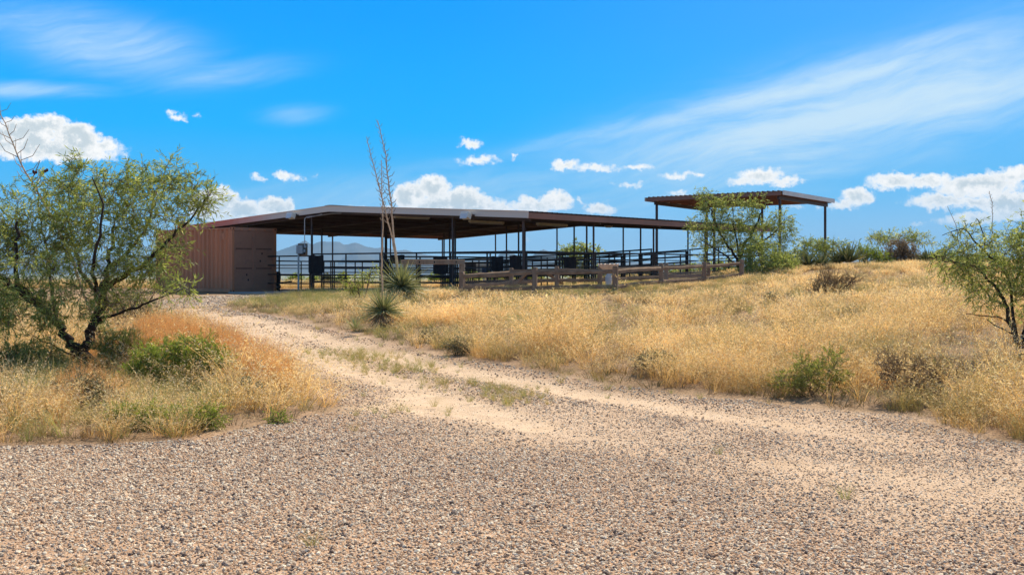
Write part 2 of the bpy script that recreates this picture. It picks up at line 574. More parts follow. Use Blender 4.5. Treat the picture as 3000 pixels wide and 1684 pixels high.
def road_masks(x, y):
    """bare wheel-track sand 0..1"""
    w = 0.35 * vnoise(x, y, 1.6, 21) + 0.25 * vnoise(x, y, 0.5, 22)
    sand = np.exp(-(dist_line(x, y, TR1) / 0.46) ** 2) + 1.0 * np.exp(-(dist_line(x, y, TR2) / 0.42) ** 2)
    sand = sand * np.clip((y - 7.5) / 5, 0.55, 1)
    sand = sand + 0.6 * np.exp(-(dist_line(x, y, SANDL) / 0.6) ** 2)
    return np.clip(sand * (1 + w), 0, 1)


def dust_mask(x, y):
    """broad belt where fines show between thinner gravel"""
    w = vnoise(x, y, 2.4, 23) * .35 + vnoise(x, y, .8, 24) * .3 + vnoise(x, y, .3, 25) * .15
    d = np.exp(-(dist_line(x, y, SAND) / 2.1) ** 2)
    d = np.maximum(d, .8 * np.exp(-(np.minimum(dist_line(x, y, TR1), dist_line(x, y, TR2)) / 1.3) ** 2))
    d = np.maximum(d, .75 * np.exp(-(dist_line(x, y, np.array(R_edge)) / 1.0) ** 2) * (y < 25))
    return np.clip(d * (.9 + w) + w * .25, 0, 1)


def build_ground():
    # polar sheet round the camera
    a1 = np.arange(-36, 36.001, 0.16)
    a0 = np.concatenate([np.arange(-180, -36, 4.0), a1, np.arange(40, 180.001, 4.0)])
    rr = np.exp(np.arange(math.log(1.2), math.log(9400), 0.0115))
    A, R = np.meshgrid(np.radians(a0), rr)
    X = R * np.sin(A); Y = R * np.cos(A)
    x = X.ravel(); y = Y.ravel()
    z = ground_z(x, y)
    inr = in_poly(x, y, ROAD)
    sand = road_masks(x, y)
    dust = dust_mask(x, y)
    rd = dist_line(x, y, np.array(ROAD))
    nearr = (np.hypot(x, y) < 70)
    z = z - 0.04 * np.where(inr & nearr, np.clip(sand, 0, 1) * np.clip(rd / 0.5, 0, 1), 0) * np.clip((y - 8) / 6, 0, 1)
    nr, nc = A.shape
    idx = np.arange(nr * nc).reshape(nr, nc)
    Q = np.stack([idx[:-1, :-1], idx[:-1, 1:], idx[1:, 1:], idx[1:, :-1]], -1).reshape(-1, 4)
    cx = x[Q].mean(1); cy = y[Q].mean(1)
    V = np.stack([x, y, z], -1)
    fr = in_poly(cx, cy, ROAD)
    soft = np.clip(0.5 + np.where(inr, 1, -1) * rd / 0.7 + 0.6 * vnoise(x, y, 0.5, 31), 0, 1)
    # inner disc under the camera
    c = len(V)
    V = np.vstack([V, [0, 0, 0]])
    for nm, sel in (('gravel_road', fr), ('ground', ~fr)):
        q = Q[sel]
        used = np.unique(q)
        mp = np.full(len(V), -1); mp[used] = np.arange(len(used))
        qq = mp[q]
        at_ = {'road': ('POINT', np.append(soft, 1)[used]), 'sand': ('POINT', np.append(sand, 0)[used]), 'dust': ('POINT', np.append(dust, 0)[used])}
        o = mesh_obj(nm, V[used], qq, MATS['ground'], smooth=True, attrs=at_)
        tag(o, kind='structure')
    disc = mesh_obj('gravel_road_apron', V[np.append(idx[0], c)], np.array([(nc, i + 1, i) for i in range(nc - 1)]), MATS['ground'], smooth=True,
                    attrs={'road': ('POINT', np.ones(nc + 1)), 'sand': ('POINT', np.zeros(nc + 1))})
    tag(disc, kind='structure')


def ground_material():
    m = bpy.data.materials.new('ground')
    m.use_nodes = True
    g = NT(m.node_tree)
    bs = g.n['Principled BSDF']
    geo = g.node('ShaderNodeNewGeometry')
    P = geo.outputs['Position']
    road = g.node('ShaderNodeAttribute', attribute_name='road').outputs['Fac']
    sand = g.node('ShaderNodeAttribute', attribute_name='sand').outputs['Fac']
    big = g.noise(P, 0.35, 4, 0.6)
    med = g.noise(P, 3.0, 5, 0.65)
    fine = g.noise(P, 28.0, 4, 0.7)
    dust = g.node('ShaderNodeAttribute', attribute_name='dust').outputs['Fac']
    # sandy earth and darker grit
    tiny = g.noise(P, 120.0, 3, 0.7)
    sandc = g.mix(g.smooth(med, 0.3, 0.7), (0.74, 0.54, 0.345), (0.60, 0.42, 0.255))
    sandc = g.mix(g.smooth(tiny, 0.45, 0.62, 0, .35), sandc, (0.40, 0.26, 0.17))
    grit = g.mix(g.smooth(med, 0.35, 0.65), (0.54, 0.335, 0.19), (0.38, 0.225, 0.125))
    # pebbles as texture, for gravel too small to be a stone of its own
    def pebbles(scale, lo):
        v1 = g.voro(P, scale, 'Distance'); vc = g.voro(P, scale, 'Color')
        sepc = g.node('ShaderNodeSeparateColor'); g.l.new(vc, sepc.inputs[0])
        pc = g.ramp(sepc.outputs[0], [(0.0, (0.07, 0.055, 0.05)), (0.22, (0.20, 0.15, 0.12)), (0.45, (0.50, 0.36, 0.25)), (0.75, (0.74, 0.58, 0.44)), (1.0, (0.88, 0.76, 0.62))])
        return g.smooth(v1, 0.44, 0.30), pc, sepc.outputs[1], sepc.outputs[2]
    m1, pc1, ra, rb = pebbles(46.0, 0)
    m2, pc2, rc_, rd_ = pebbles(105.0, 0)
    m3, pc3, re_, rf_ = pebbles(17.0, 0)
    peb = g.math('MULTIPLY', m1, g.smooth(ra, 0.2, 0.25))
    gravc = g.mix(g.math('MULTIPLY', m2, g.smooth(rc_, 0.3, 0.35)), grit, pc2)
    gravc = g.mix(peb, gravc, pc1)
    coarse = g.math('MULTIPLY', g.math('MULTIPLY', m3, g.smooth(re_, 0.62, 0.66)), g.smooth(g.vmath('LENGTH', P), 16, 24))
    gravc = g.mix(coarse, gravc, pc3)
    few = g.math('MULTIPLY', peb, g.smooth(rb, 0.70, 0.74))
    few2 = g.math('MULTIPLY', m2, g.smooth(rd_, 0.62, 0.66))
    sandp = g.mix(few2, sandc, pc2)
    sandp = g.mix(few, sandp, pc1)
    dm = g.smooth(g.math('ADD', dust, g.math('MULTIPLY', g.math('SUBTRACT', med, 0.5), 0.8)), 0.25, 0.85)
    few3 = g.math('MULTIPLY', peb, g.smooth(rb, 0.45, 0.5))
    dustc = g.mix(g.math('MULTIPLY', m2, g.smooth(rd_, 0.4, 0.45)), g.mix(0.35, sandc, grit), pc2)
    dustc = g.mix(few3, dustc, pc1)
    sm = g.smooth(g.math('ADD', sand, g.math('MULTIPLY', g.math('SUBTRACT', med, 0.5), 0.7)), 0.3, 0.8)
    rc = g.mix(dm, gravc, dustc)
    rc = g.mix(sm, rc, sandp)
    # ground under the grass
    litter = g.mix(g.smooth(fine, 0.35, 0.65), (0.24, 0.15, 0.08), (0.44, 0.29, 0.165))
    litter = g.mix(g.smooth(big, 0.52, 0.68, 0, 0.6), litter, (0.52, 0.34, 0.21))
    c = g.mix(road, litter, rc)
    # far plain: scrub and pale earth
    ln = g.vmath('LENGTH', P)
    farn = g.noise(g.mapping(P, scale=(1, 0.45, 1)), 0.03, 8, 0.75)
    farc = g.mix(g.smooth(farn, 0.40, 0.6), (0.42, 0.36, 0.20), (0.10, 0.14, 0.06))
    c = g.mix(g.smooth(ln, 70, 130), c, farc)
    g.l.new(c, bs.inputs['Base Color'])
    bs.inputs['Roughness'].default_value = 0.95
    bs.inputs['Specular IOR Level'].default_value = 0.15
    bn = g.node('ShaderNodeBump')
    bn.inputs['Strength'].default_value = 0.9
    bn.inputs['Distance'].default_value = 0.02
    h = g.math('ADD', g.math('MULTIPLY', peb, g.math('SUBTRACT', 1.0, sm)), g.math('MULTIPLY', fine, 0.5))
    h = g.math('ADD', h, g.math('MULTIPLY', few, 0.5))
    g.l.new(h, bn.inputs['Height'])
    g.l.new(bn.outputs[0], bs.inputs['Normal'])
    MATS['ground'] = m


ground_material()
build_ground()

# ------------------------------------------------------------------ materials of things
BROWN = material('brown_steel', (0.085, 0.055, 0.045), 0.55, var=0.3, vscale=3)
BLACKP = material('black_pipe', (0.030, 0.024, 0.022), 0.5, var=0.35, vscale=5)
ROOFM = material('roof_sheet', (0.10, 0.055, 0.04), 0.45, var=0.2, vscale=2, spec=0.5)
FASC = material('fascia', (0.33, 0.15, 0.09), 0.5, var=0.2, vscale=1.5)
GREYTRIM = material('grey_trim', (0.72, 0.66, 0.58), 0.45, var=0.12, vscale=2, spec=0.5)
CONT = material('container_paint', (0.60, 0.24, 0.115), 0.7, color2=(0.46, 0.185, 0.09), vscale=2.2, dirt=(0.40, 0.20, 0.12), bump=0.15, bscale=60, stretch=(1, 1, .12))
CONTD = material('container_door_paint', (0.40, 0.20, 0.125), 0.7, color2=(0.33, 0.16, 0.10), vscale=0.9, dirt=(0.22, 0.12, 0.09), bump=0.15, bscale=60)
DARKM = material('dark_rubber', (0.018, 0.016, 0.016), 0.85, var=0.3, vscale=8)
WOOD = material('weathered_wood', (0.32, 0.21, 0.125), 0.9, color2=(0.19, 0.115, 0.065), vscale=3, bump=0.8, bscale=14, stretch=(1, 1, 1), dirt=(0.11, 0.075, 0.055))
WOODR = material('weathered_post_wood', (0.21, 0.13, 0.08), 0.9, color2=(0.32, 0.23, 0.155), vscale=2.3, bump=0.8, bscale=14, stretch=(1, 1, 0.3), dirt=(0.09, 0.055, 0.04))
CONC = material('concrete', (0.42, 0.38, 0.34), 0.9, var=0.2, vscale=3, bump=0.3)
GREYBOX = material('grey_enclosure', (0.30, 0.36, 0.38), 0.5, var=0.15, vscale=5, spec=0.5)
GALV = material('galvanised', (0.55, 0.56, 0.56), 0.4, metal=0.6, var=0.15)
LAMPM = material('lamp_housing', (0.80, 0.74, 0.62), 0.5, var=0.1)
GLASSM = material('lamp_lens', (0.62, 0.62, 0.60), 0.25, var=0.05, spec=0.6)
WHITEP = material('white_pipe', (0.72, 0.72, 0.68), 0.6, var=0.1)
CREAM = material('cream_paint', (0.62, 0.55, 0.42), 0.7, var=0.15, vscale=1)
SHELL = material('cast_stone', (0.74, 0.58, 0.44), 0.85, color2=(0.60, 0.44, 0.32), vscale=6, bump=0.5, bscale=25)
SHELLW = material('pale_cast_stone', (0.60, 0.58, 0.54), 0.85, color2=(0.42, 0.41, 0.38), vscale=6, bump=0.5, bscale=25)
ORANGE = material('orange_plastic', (0.75, 0.17, 0.03), 0.5, var=0.15)
BLUED = material('blue_dome', (0.06, 0.09, 0.16), 0.35, var=0.3, spec=0.6)
BARK = material('dark_bark', (0.050, 0.036, 0.027), 0.95, color2=(0.028, 0.02, 0.016), vscale=9, bump=0.9, bscale=30)
BARKL = material('twig_bark', (0.20, 0.135, 0.08), 0.9, color2=(0.12, 0.08, 0.05), vscale=9)
STALK = material('dry_stalk', (0.68, 0.48, 0.30), 0.85, color2=(0.48, 0.33, 0.20), vscale=7, bump=0.4, bscale=40)
STALKD = material('dry_dark_stalk', (0.22, 0.15, 0.10), 0.85, color2=(0.33, 0.24, 0.17), vscale=3)
PODM = material('seed_pod', (0.12, 0.045, 0.03), 0.8, var=0.3)
CACT = material('cactus_green', (0.11, 0.15, 0.05), 0.7, color2=(0.07, 0.11, 0.04), vscale=9, bump=0.3, dirt=(0.25, 0.2, 0.1))
MTN = material('mountain_rock', (0.11, 0.11, 0.10), 0.95, color2=(0.06, 0.07, 0.06), vscale=0.004, coord='Object')

# ------------------------------------------------------------------ the shade barn
A3 = Vector((0.557, 39.0, 0)); D3 = Vector((-16.18, 53.1, 0))
EU = (A3 - D3).normalized(); WID = (A3 - D3).length
ES = Vector((-EU.y, EU.x, 0)); LEN = 19.2
EAVE, RIDGE = 3.64, 4.24
TH = math.atan2(EU.y, EU.x)


def BP(u, s, z): return D3 + EU * u + ES * s + Vector((0, 0, z))


def roof_z(u): return EAVE + (RIDGE - EAVE) * (1 - abs(u - WID / 2) / (WID / 2))


barn = empty('shade_barn', BP(WID / 2, LEN / 2, 0), 'long open sided brown steel shade barn with a low gabled metal roof over pipe pens', 'barn')


def bmb(): return MB(barn.location)


UR = [0.45, 4.8, 9.4, 13.9, 17.9, 21.45]
SR = [0.3, 4.7, 9.1, 13.5, 17.9]


def corrugated(mb, P, u0, u1, s0, s1, zf, period=0.30, h=0.035, t=0.006):
    """ribbed sheet, ribs running along u; P(u,s,z) maps to the world"""
    prof = []
    s = s0
    while s < s1 - 1e-6:
        for ds, dz in ((0, 0), (period * 0.62, 0), (period * 0.70, h), (period * 0.92, h)):
            if s + ds <= s1: prof.append((s + ds, dz))
        s += period
    prof.append((s1, 0))
    vs = []
    for (ss, dz) in prof:
        for uu in (u0, u1):
            vs.append(P(uu, ss, zf(uu) + dz)); vs.append(P(uu, ss, zf(uu) + dz - t))
    fs = []
    for i in range(len(prof) - 1):
        a, b = i * 4, i * 4 + 4
        fs += [(a, b, b + 2, a + 2), (a + 1, a + 3, b + 3, b + 1), (a, a + 1, b + 1, b), (a + 2, b + 2, b + 3, a + 3)]
    mb.add(vs, fs)


for (u0, u1) in ((-0.03, WID / 2), (WID / 2, WID + 0.05)):
    mb = bmb(); corrugated(mb, BP, u0, u1, -0.02, LEN, roof_z); mb.build('roof_panel', ROOFM, barn)
mb = bmb()
for sgn in (-1, 1):
    mb.beam(BP(WID / 2 + sgn * 0.16, 0.0, RIDGE + 0.045), BP(WID / 2 + sgn * 0.16, LEN, RIDGE + 0.045), 0.33, 0.012, up=(EU * sgn * 0.055 + Vector((0, 0, 1))))
mb.build('ridge_cap', ROOFM, barn)


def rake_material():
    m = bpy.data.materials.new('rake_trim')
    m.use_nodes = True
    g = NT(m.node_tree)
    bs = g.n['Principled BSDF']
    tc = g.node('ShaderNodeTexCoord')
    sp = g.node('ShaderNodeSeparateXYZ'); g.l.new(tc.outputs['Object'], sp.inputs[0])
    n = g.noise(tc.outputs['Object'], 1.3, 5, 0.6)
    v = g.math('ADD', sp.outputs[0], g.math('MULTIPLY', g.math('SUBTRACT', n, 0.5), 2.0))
    # redder at the low left end, blending unevenly to grey along the rest
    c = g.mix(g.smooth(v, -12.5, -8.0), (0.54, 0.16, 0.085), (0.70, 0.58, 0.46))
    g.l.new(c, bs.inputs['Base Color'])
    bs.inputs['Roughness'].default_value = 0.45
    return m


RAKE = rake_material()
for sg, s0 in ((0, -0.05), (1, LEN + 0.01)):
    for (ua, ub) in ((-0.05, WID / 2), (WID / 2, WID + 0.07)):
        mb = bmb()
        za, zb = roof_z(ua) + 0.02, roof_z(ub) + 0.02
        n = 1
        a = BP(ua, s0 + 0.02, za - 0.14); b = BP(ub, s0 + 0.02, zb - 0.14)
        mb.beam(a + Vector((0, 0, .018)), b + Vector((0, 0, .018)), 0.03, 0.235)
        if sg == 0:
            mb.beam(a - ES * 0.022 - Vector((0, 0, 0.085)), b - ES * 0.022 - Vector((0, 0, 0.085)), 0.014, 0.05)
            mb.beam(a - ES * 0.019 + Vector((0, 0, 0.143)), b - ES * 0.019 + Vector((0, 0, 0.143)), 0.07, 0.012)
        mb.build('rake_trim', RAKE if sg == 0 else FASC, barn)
for uu in (0.0, WID):
    mb = bmb()
    mb.beam(BP(uu, 0.0, EAVE - 0.135), BP(uu, LEN, EAVE - 0.135), 0.05, 0.21)
    mb.build('eave_purlin', FASC, barn)
nP = 15
for i in range(1, nP):
    u = WID * i / nP
    if abs(u - WID / 2) < 0.2: continue
    mb = bmb()
    z = roof_z(u) - 0.105
    mb.beam(BP(u, 0.02, z), BP(u, LEN, z), 0.012, 0.18)
    mb.beam(BP(u + 0.035, 0.02, z - 0.095), BP(u + 0.035, LEN, z - 0.095), 0.085, 0.010)
    mb.build('purlin', ROOFM, barn)
for s in SR:
    for (ua, ub) in ((0.1, WID / 2), (WID / 2, WID - 0.1)):
        mb = bmb()
        mb.beam(BP(ua, s, roof_z(ua) - 0.235), BP(ub, s, roof_z(ub) - 0.235), 0.10, 0.18)
        mb.build('rafter', BROWN, barn)
for i, u in enumerate(UR):
    for j, s in enumerate(SR):
        mb = bmb()
        p = BP(u, s, 0)
        g0 = gz(p.x, p.y)
        wd = 0.070 if j == 0 else 0.058
        mb.box((p.x, p.y, (g0 - 0.2 + roof_z(u) - 0.32) / 2 + 0.0), (wd, wd, roof_z(u) - 0.32 - g0 + 0.2), TH)
        mb.build('post', BROWN, barn)
# low ribs of conduit under the near rafter
mb = bmb()
mb.tube([BP(WID * 0.47, 0.12, roof_z(WID * .47) - 0.28), BP(9.9, 0.12, roof_z(9.9) - 0.31), BP(9.3, 0.12, roof_z(9.3) - 0.36)], 0.018)
mb.build('conduit', GALV, barn)

# ------------------------------------------------------------------ lamps on the barn
def floodlight(px, py, Z, label):
    c = P3(px, py, Z)
    t = empty('floodlight', c, label, 'floodlight', 'floodlights fixed to the edge of the barn roof')
    mb = MB(c)
    mb.frame(c - ES * 0.22, EU * 0.20, ES * 0.10 + Vector((0, 0, -0.05)), ES * 0.03 + Vector((0, 0, 0.11)))
    mb.build('housing', LAMPM, t, bevel=0.015)
    mb = MB(c)
    mb.frame(c - ES * 0.34 - Vector((0, 0, 0.02)) + Vector((0, 0, -0.01)), EU * 0.17, ES * 0.014 + Vector((0, 0, -0.007)), ES * 0.03 + Vector((0, 0, 0.09)))
    mb.build('lens', GLASSM, t)
    mb = MB(c)
    mb.beam(c - ES * 0.13 + Vector((0, 0, 0.06)), c + ES * 0.05 + Vector((0, 0, 0.06)), 0.12, 0.05)
    mb.beam(c - ES * 0.10 + EU * 0.22, c + ES * 0.03 + EU * 0.22, 0.02, 0.07)
    mb.build('bracket', BROWN, t)
    return t


uF1 = None
def rake_point(px):
    # point on the near rake plane (s=-0.1) seen in column px
    o = BP(0, -0.1, 0); k = (px - 1500) / F
    # (o.x+u*EU.x) = k*(o.y+u*EU.y)
    u = (k * o.y - o.x) / (EU.x - k * EU.y)
    p = BP(u, -0.1, 0)
    return u, p.y


u_, Z_ = rake_point(864); floodlight(864, 632, Z_, 'grey floodlight on the roof edge above the container doors')
u_, Z_ = rake_point(1376); floodlight(1376, 632, Z_, 'grey floodlight on the roof edge between the yucca stalks and the roof corner')
c = P3(1783, 662, 50.5)
t = empty('floodlight', c, 'small grey lamp hanging under the far part of the long brown eave', 'lamp', 'floodlights fixed to the edge of the barn roof')
mb = MB(c); mb.lathe(c - Vector((0, 0, 0.08)), [(0.13, 0), (0.19, 0.06), (0.24, 0.10), (0.22, 0.16), (0.1, 0.2)], 12); mb.build('housing', LAMPM, t)
mb = MB(c); mb.tube([c + Vector((0, 0, 0.1)), c + Vector((0, 0, 0.3))], 0.02); mb.build('stem', BROWN, t)

for (xa, ya, Za, xb, yb, Zb, lab) in ((1155, 633, 45.2, 1257, 637.5, 46.4, 'long cream strip light under the roof right of the yucca stalks'),
                                      (1376, 648, 46.4, 1474, 653, 48.0, 'long cream strip light under the roof near the second floodlight'),
                                      (1574, 655.5, 47.6, 1660, 660, 49.3, 'long cream strip light under the roof right of the near corner post')):
    a = P3(xa, ya, Za); b = P3(xb, yb, Zb)
    t = empty('strip_light', (a + b) / 2, lab, 'light fixture', 'fluorescent strip lights under the barn roof')
    o = t.location.copy()
    mb = MB(o); mb.beam(a, b, 0.16, 0.10); mb.build('housing', LAMPM, t, bevel=0.01)
    d = (b - a).normalized(); sd_ = d.cross(Vector((0, 0, 1)))
    for sg in (-1, 1):
        mb = MB(o); mb.tube([a + d * .05 + sd_ * sg * .045 - Vector((0, 0, .075)), b - d * .05 + sd_ * sg * .045 - Vector((0, 0, .075))], 0.019); mb.build('tube', GLASSM, t)
    for q in (0.12, 0.88):
        mb = MB(o)
        p = a.lerp(b, q); mb.tube([p + Vector((0, 0, .04)), p + Vector((0, 0, .30))], 0.008, 4)
        mb.build('hanger', GALV, t)

# ------------------------------------------------------------------ electrical panel by the container
pp_ = BP(UR[2], SR[0], 0)
ec = Vector(((874 - 1500) / F * 47.0, 47.0, 0)); ec.z = gz(ec.x, ec.y)
t = empty('electrical_panel', ec, 'grey electrical boxes on a brown board beside the first barn post, fed by a pipe', 'electrical panel')


def EP(px, py, dz=0.0): return P3(px, py, 47.0 + dz)


ex = Vector((1, 0, 0)); ez = Vector((0, 0, 1)); ey = Vector((0, 1, 0))
k_ = 47.0 / F
mb = MB(ec); mb.frame(EP(887, 732, 0.06), ex * 14 * k_, ey * 0.02, ez * 18.5 * k_); mb.build('backboard', WOODR, t)
mb = MB(ec); mb.frame(EP(878.5, 731, -0.08), ex * 9.6 * k_, ey * 0.10, ez * 12.5 * k_); mb.build('meter_box', GREYBOX, t, bevel=0.02)
mb = MB(ec); mb.frame(EP(894, 722, -0.06), ex * 4.2 * k_, ey * 0.06, ez * 4.4 * k_); mb.build('junction_box', GREYBOX, t, bevel=0.01)
mb = MB(ec); mb.frame(EP(891.5, 734.5, -0.06), ex * 3.6 * k_, ey * 0.06, ez * 4.6 * k_); mb.build('junction_box', GREYBOX, t, bevel=0.01)
mb = MB(ec)
b0 = EP(874.5, 744); mb.box((b0.x, b0.y, (b0.z + ec.z - 0.1) / 2), (0.07, 0.07, b0.z - ec.z + 0.1)); mb.build('support_post', GREYBOX, t)
mb = MB(ec)
mb.tube([EP(892.5, 718), EP(892.5, 646), EP(893.5, 640), EP(899, 635.5), EP(930, 631.5, -.3), EP(970, 626, -.7), EP(1000, 625, -1.1)], 0.018); mb.build('conduit', GALV, t)
mb = MB(ec)
mb.tube([EP(893, 726), EP(891.5, 745), EP(876, 746)], 0.02); mb.build('cable', DARKM, t)

# ------------------------------------------------------------------ pipe panels of the pens
def fence_z(p): return gz(p.x, p.y)


PANEL_G = 'black pipe panels of the barn pens'


def pipe_panel(a, b, label, top=1.42, rails=5, r=0.023, posts=3, thick=0.045, topz=None, gap=0.27):
    a = Vector((a.x, a.y, fence_z(a))); b = Vector((b.x, b.y, fence_z(b)))
    t = empty('pipe_panel', a, label, 'fence panel', PANEL_G)
    for i in range(rails):
        mb = MB(a)
        if topz is None:
            za = a.z + top - i * gap; zb = b.z + top - i * gap
        else:
            za = topz - i * gap; zb = topz - i * gap
        mb.beam((a.x, a.y, za), (b.x, b.y, zb), 2 * r * (1.25 if i == 0 else 1), 2 * r * (1.35 if i == 0 else 1))
        mb.build('rail', BLACKP, t)
    for k in range(posts):
        q = k / max(1, posts - 1)
        q = 0.012 + q * 0.976
        p = a.lerp(b, q)
        zt = (topz if topz is not None else p.z + top)
        mb = MB(a)
        mb.box((p.x, p.y, (p.z - 0.1 + zt) / 2), (thick, thick, zt - p.z + 0.1), TH)
        mb.build('post', BLACKP, t)
    return t


ordn = ['first', 'second', 'third', 'fourth', 'fifth', 'sixth']
TOPZ = 2.205
for i in range(5):
    z = TOPZ if i > 1 else (2.13 if i else 2.12)
    pipe_panel(BP(UR[i] + .08, SR[0], 0), BP(UR[i + 1] - .08, SR[0], 0), 'black pipe panel on the front edge of the pens, %s bay from the container' % ordn[i], rails=5 if i > 1 else 4, topz=z, gap=0.30 if i > 1 else 0.41, posts=3)
for j in range(4):
    pipe_panel(BP(UR[5], SR[j] + .08, 0), BP(UR[5], SR[j + 1] - .08, 0), 'black pipe panel under the long right eave, %s bay back from the near corner post' % ordn[j], topz=2.20, gap=0.27, posts=3)
    pipe_panel(BP(UR[0], SR[j] + .08, 0), BP(UR[0], SR[j + 1] - .08, 0), 'black pipe panel under the hidden left eave, %s bay back from the container' % ordn[j], top=1.5, rails=4, gap=0.38)
for i in range(5):
    pipe_panel(BP(UR[i] + .08, SR[4], 0), BP(UR[i + 1] - .08, SR[4], 0), 'black pipe panel on the far edge of the pens, %s bay from the left' % ordn[i], top=1.5, rails=5, gap=0.30)
for i in range(1, 5):
    for j in range(0, 4):
        if i < 3 and j in (0,): continue
        pipe_panel(BP(UR[i], SR[j] + .08, 0), BP(UR[i], SR[j + 1] - .08, 0), 'black pipe divider between two pens, %s row from the right eave, %s bay back' % (ordn[5 - i - 1], ordn[j]), top=1.42, rails=5, gap=0.28)
for i in range(2, 5):
    pipe_panel(BP(UR[i] + .08, SR[2], 0), BP(UR[i + 1] - .08, SR[2], 0), 'black pipe panel across the middle of the pens, %s bay from the right eave' % ordn[4 - i], top=1.45, rails=6, gap=0.235, posts=4)
# fence running on past the barn to the right
e0 = BP(UR[5], SR[4] + 0.1, 0); e1 = e0 + ES * 7.5 + EU * 1.2
pipe_panel(e0, e1, 'black pipe panel running on behind the mesquite past the barn', topz=2.2, gap=0.3, posts=4)

# rubber mats hung over the rails
def mat(px0, px1, py0, py1, Z, label, skew=0.0):
    c = P3((px0 + px1) / 2, (py0 + py1) / 2, Z)
    w = (px1 - px0) / F * Z / 2; h = (py1 - py0) / F * Z / 2
    d = Vector((1, 0, 0))
    mb = MB(c)
    n = 10
    vs = []; fs = []
    for side in (-1, 1):
        for i in range(n + 1):
            for j in range(n + 1):
                x = (i / n * 2 - 1) * w; z = (j / n * 2 - 1) * h
                # rounded lower corners, slightly uneven hang
                cut = max(0, abs(x) / w - 0.8) / 0.2
                if z < 0: z += cut * cut * 0.10 * h * 2 * (1 if j == 0 else 0.3)
                x += skew * (-z / h) * w * (0.5 if x > 0 else 0.1)
                vs.append(c + Vector((x, side * 0.02 + 0.015 * math.sin(i * 1.3 + px0), z + 0.012 * math.sin(i * 0.9 + px0))))
    m = (n + 1) ** 2
    for i in range(n):
        for j in range(n):
            a = i * (n + 1) + j
            fs.append((a, a + n + 1, a + n + 2, a + 1)); fs.append((m + a, m + a + 1, m + a + n + 2, m + a + n + 1))
    for i in range(n):
        for (a, b) in (((i) * (n + 1), (i + 1) * (n + 1)), (i * (n + 1) + n, (i + 1) * (n + 1) + n), (i, i + 1), (n * (n + 1) + i, n * (n + 1) + i + 1)):
            fs.append((a, b, m + b, m + a))
    mb.add(vs, fs)
    o = mb.build('rubber_mat', DARKM)
    tag(o, label, 'rubber mat', 'black rubber mats hung on the pen rails')
    o.location = c
    return o


mat(904, 948, 748, 803, 46.1, 'black rubber mat hung on the rails beside the electrical panel')
mat(1144, 1185, 747, 774, 43.0, 'black rubber mat on the rail directly behind the big yucca')
mat(1269, 1311, 752, 804, 41.3, 'black rubber mat on the rails behind the thick timber beam')
mat(1439, 1475, 751, 795, 40.0, 'narrow black rubber mat left of the near corner post, left of a close pair', 0.0)
mat(1493, 1528, 748, 794, 38.9, 'black rubber mat covering the foot of the near corner post', 0.25)
mat(1652, 1688, 754, 790, 40.8, 'black rubber mat hung alone on the rails under the long right eave', 0.1)

# ------------------------------------------------------------------ shipping container
cn = Vector(((680 - 1500) / F * 47.7, 47.7, 0.515))      # near bottom corner
cw = (Vector(((808 - 1500) / F * 49.55, 49.55, 0)) - Vector((cn.x, cn.y, 0)))
CW = 2.44; cw = Vector((cw.x, cw.y, 0)).normalized()
cl = Vector((-cw.y, cw.x, 0)) * 1.0                     # along the long side (away to the left)
if cl.x > 0: cl = -cl
CLN, CH = 6.06, 2.90
cc_ = cn + cw * CW / 2 + cl * CLN / 2
cont = empty('shipping_container', cc_, 'brown corrugated steel shipping container with two closed doors beside the barn', 'shipping container')


def CP(l, w, h): return cn + cl * l + cw * w + Vector((0, 0, h))


def cbox(mb, l0, l1, w0, w1, h0, h1):
    mb.frame(CP((l0 + l1) / 2, (w0 + w1) / 2, (h0 + h1) / 2), cl * (l1 - l0) / 2, cw * (w1 - w0) / 2, Vector((0, 0, (h1 - h0) / 2)))


def corr_wall(w_base, sgn):
    mb = MB(cont.location)
    prof = []
    l = 0.18
    dpt = 0.07
    while l < CLN - 0.2:
        for dl, dd in ((0, 0), (0.09, 0), (0.15, dpt), (0.27, dpt)):
            prof.append((l + dl, dd))
        l += 0.33
    prof = [(a, b) for a, b in prof if a < CLN - 0.14]
    vs = []
    for (l, dd) in prof:
        for h in (0.165, CH - 0.09):
            vs.append(CP(l, w_base + sgn * (0.012 + dd), h)); vs.append(CP(l, w_base + sgn * (0.018 + dd), h))
    fs = []
    for i in range(len(prof) - 1):
        a, b = i * 4, i * 4 + 4
        fs += [(a, b, b + 2, a + 2), (a + 1, a + 3, b + 3, b + 1)]
    mb.add(vs, fs)
    return mb


corr_wall(0, 1).build('side_wall', CONT, cont)
corr_wall(CW, -1).build('side_wall', CONT, cont)
mb = MB(cont.location)
for w0, w1 in ((0.0, 0.06), (CW - 0.06, CW)):
    cbox(mb, 0.16, CLN - 0.16, w0, w1, 0.0, 0.16); cbox(mb, 0.16, CLN - 0.16, w0, w1, CH - 0.085, CH - 0.02)
mb.build('side_rail', CONT, cont)
for l0, l1 in ((0.0, 0.15), (CLN - 0.15, CLN)):
    for w0, w1 in ((0, 0.12), (CW - 0.12, CW)):
        mb = MB(cont.location)
        cbox(mb, l0, l1, w0, w1, 0.13, CH - 0.13)
        mb.build('corner_post', CONT, cont)
mb = MB(cont.location)
cbox(mb, 0.012, 0.10, 0.17, CW - 0.17, CH - 0.16, CH - 0.005)
mb.build('door_header', CONTD, cont)
mb = MB(cont.location)
cbox(mb, 0.01, 0.13, 0.17, CW - 0.17, 0.0, 0.15)
mb.build('door_sill', CONTD, cont)
mb = MB(cont.location)
cbox(mb, 0.16, CLN - 0.16, 0.061, CW - 0.061, CH - 0.05, CH - 0.028); mb.build('roof', CONT, cont)
mb = MB(cont.location)
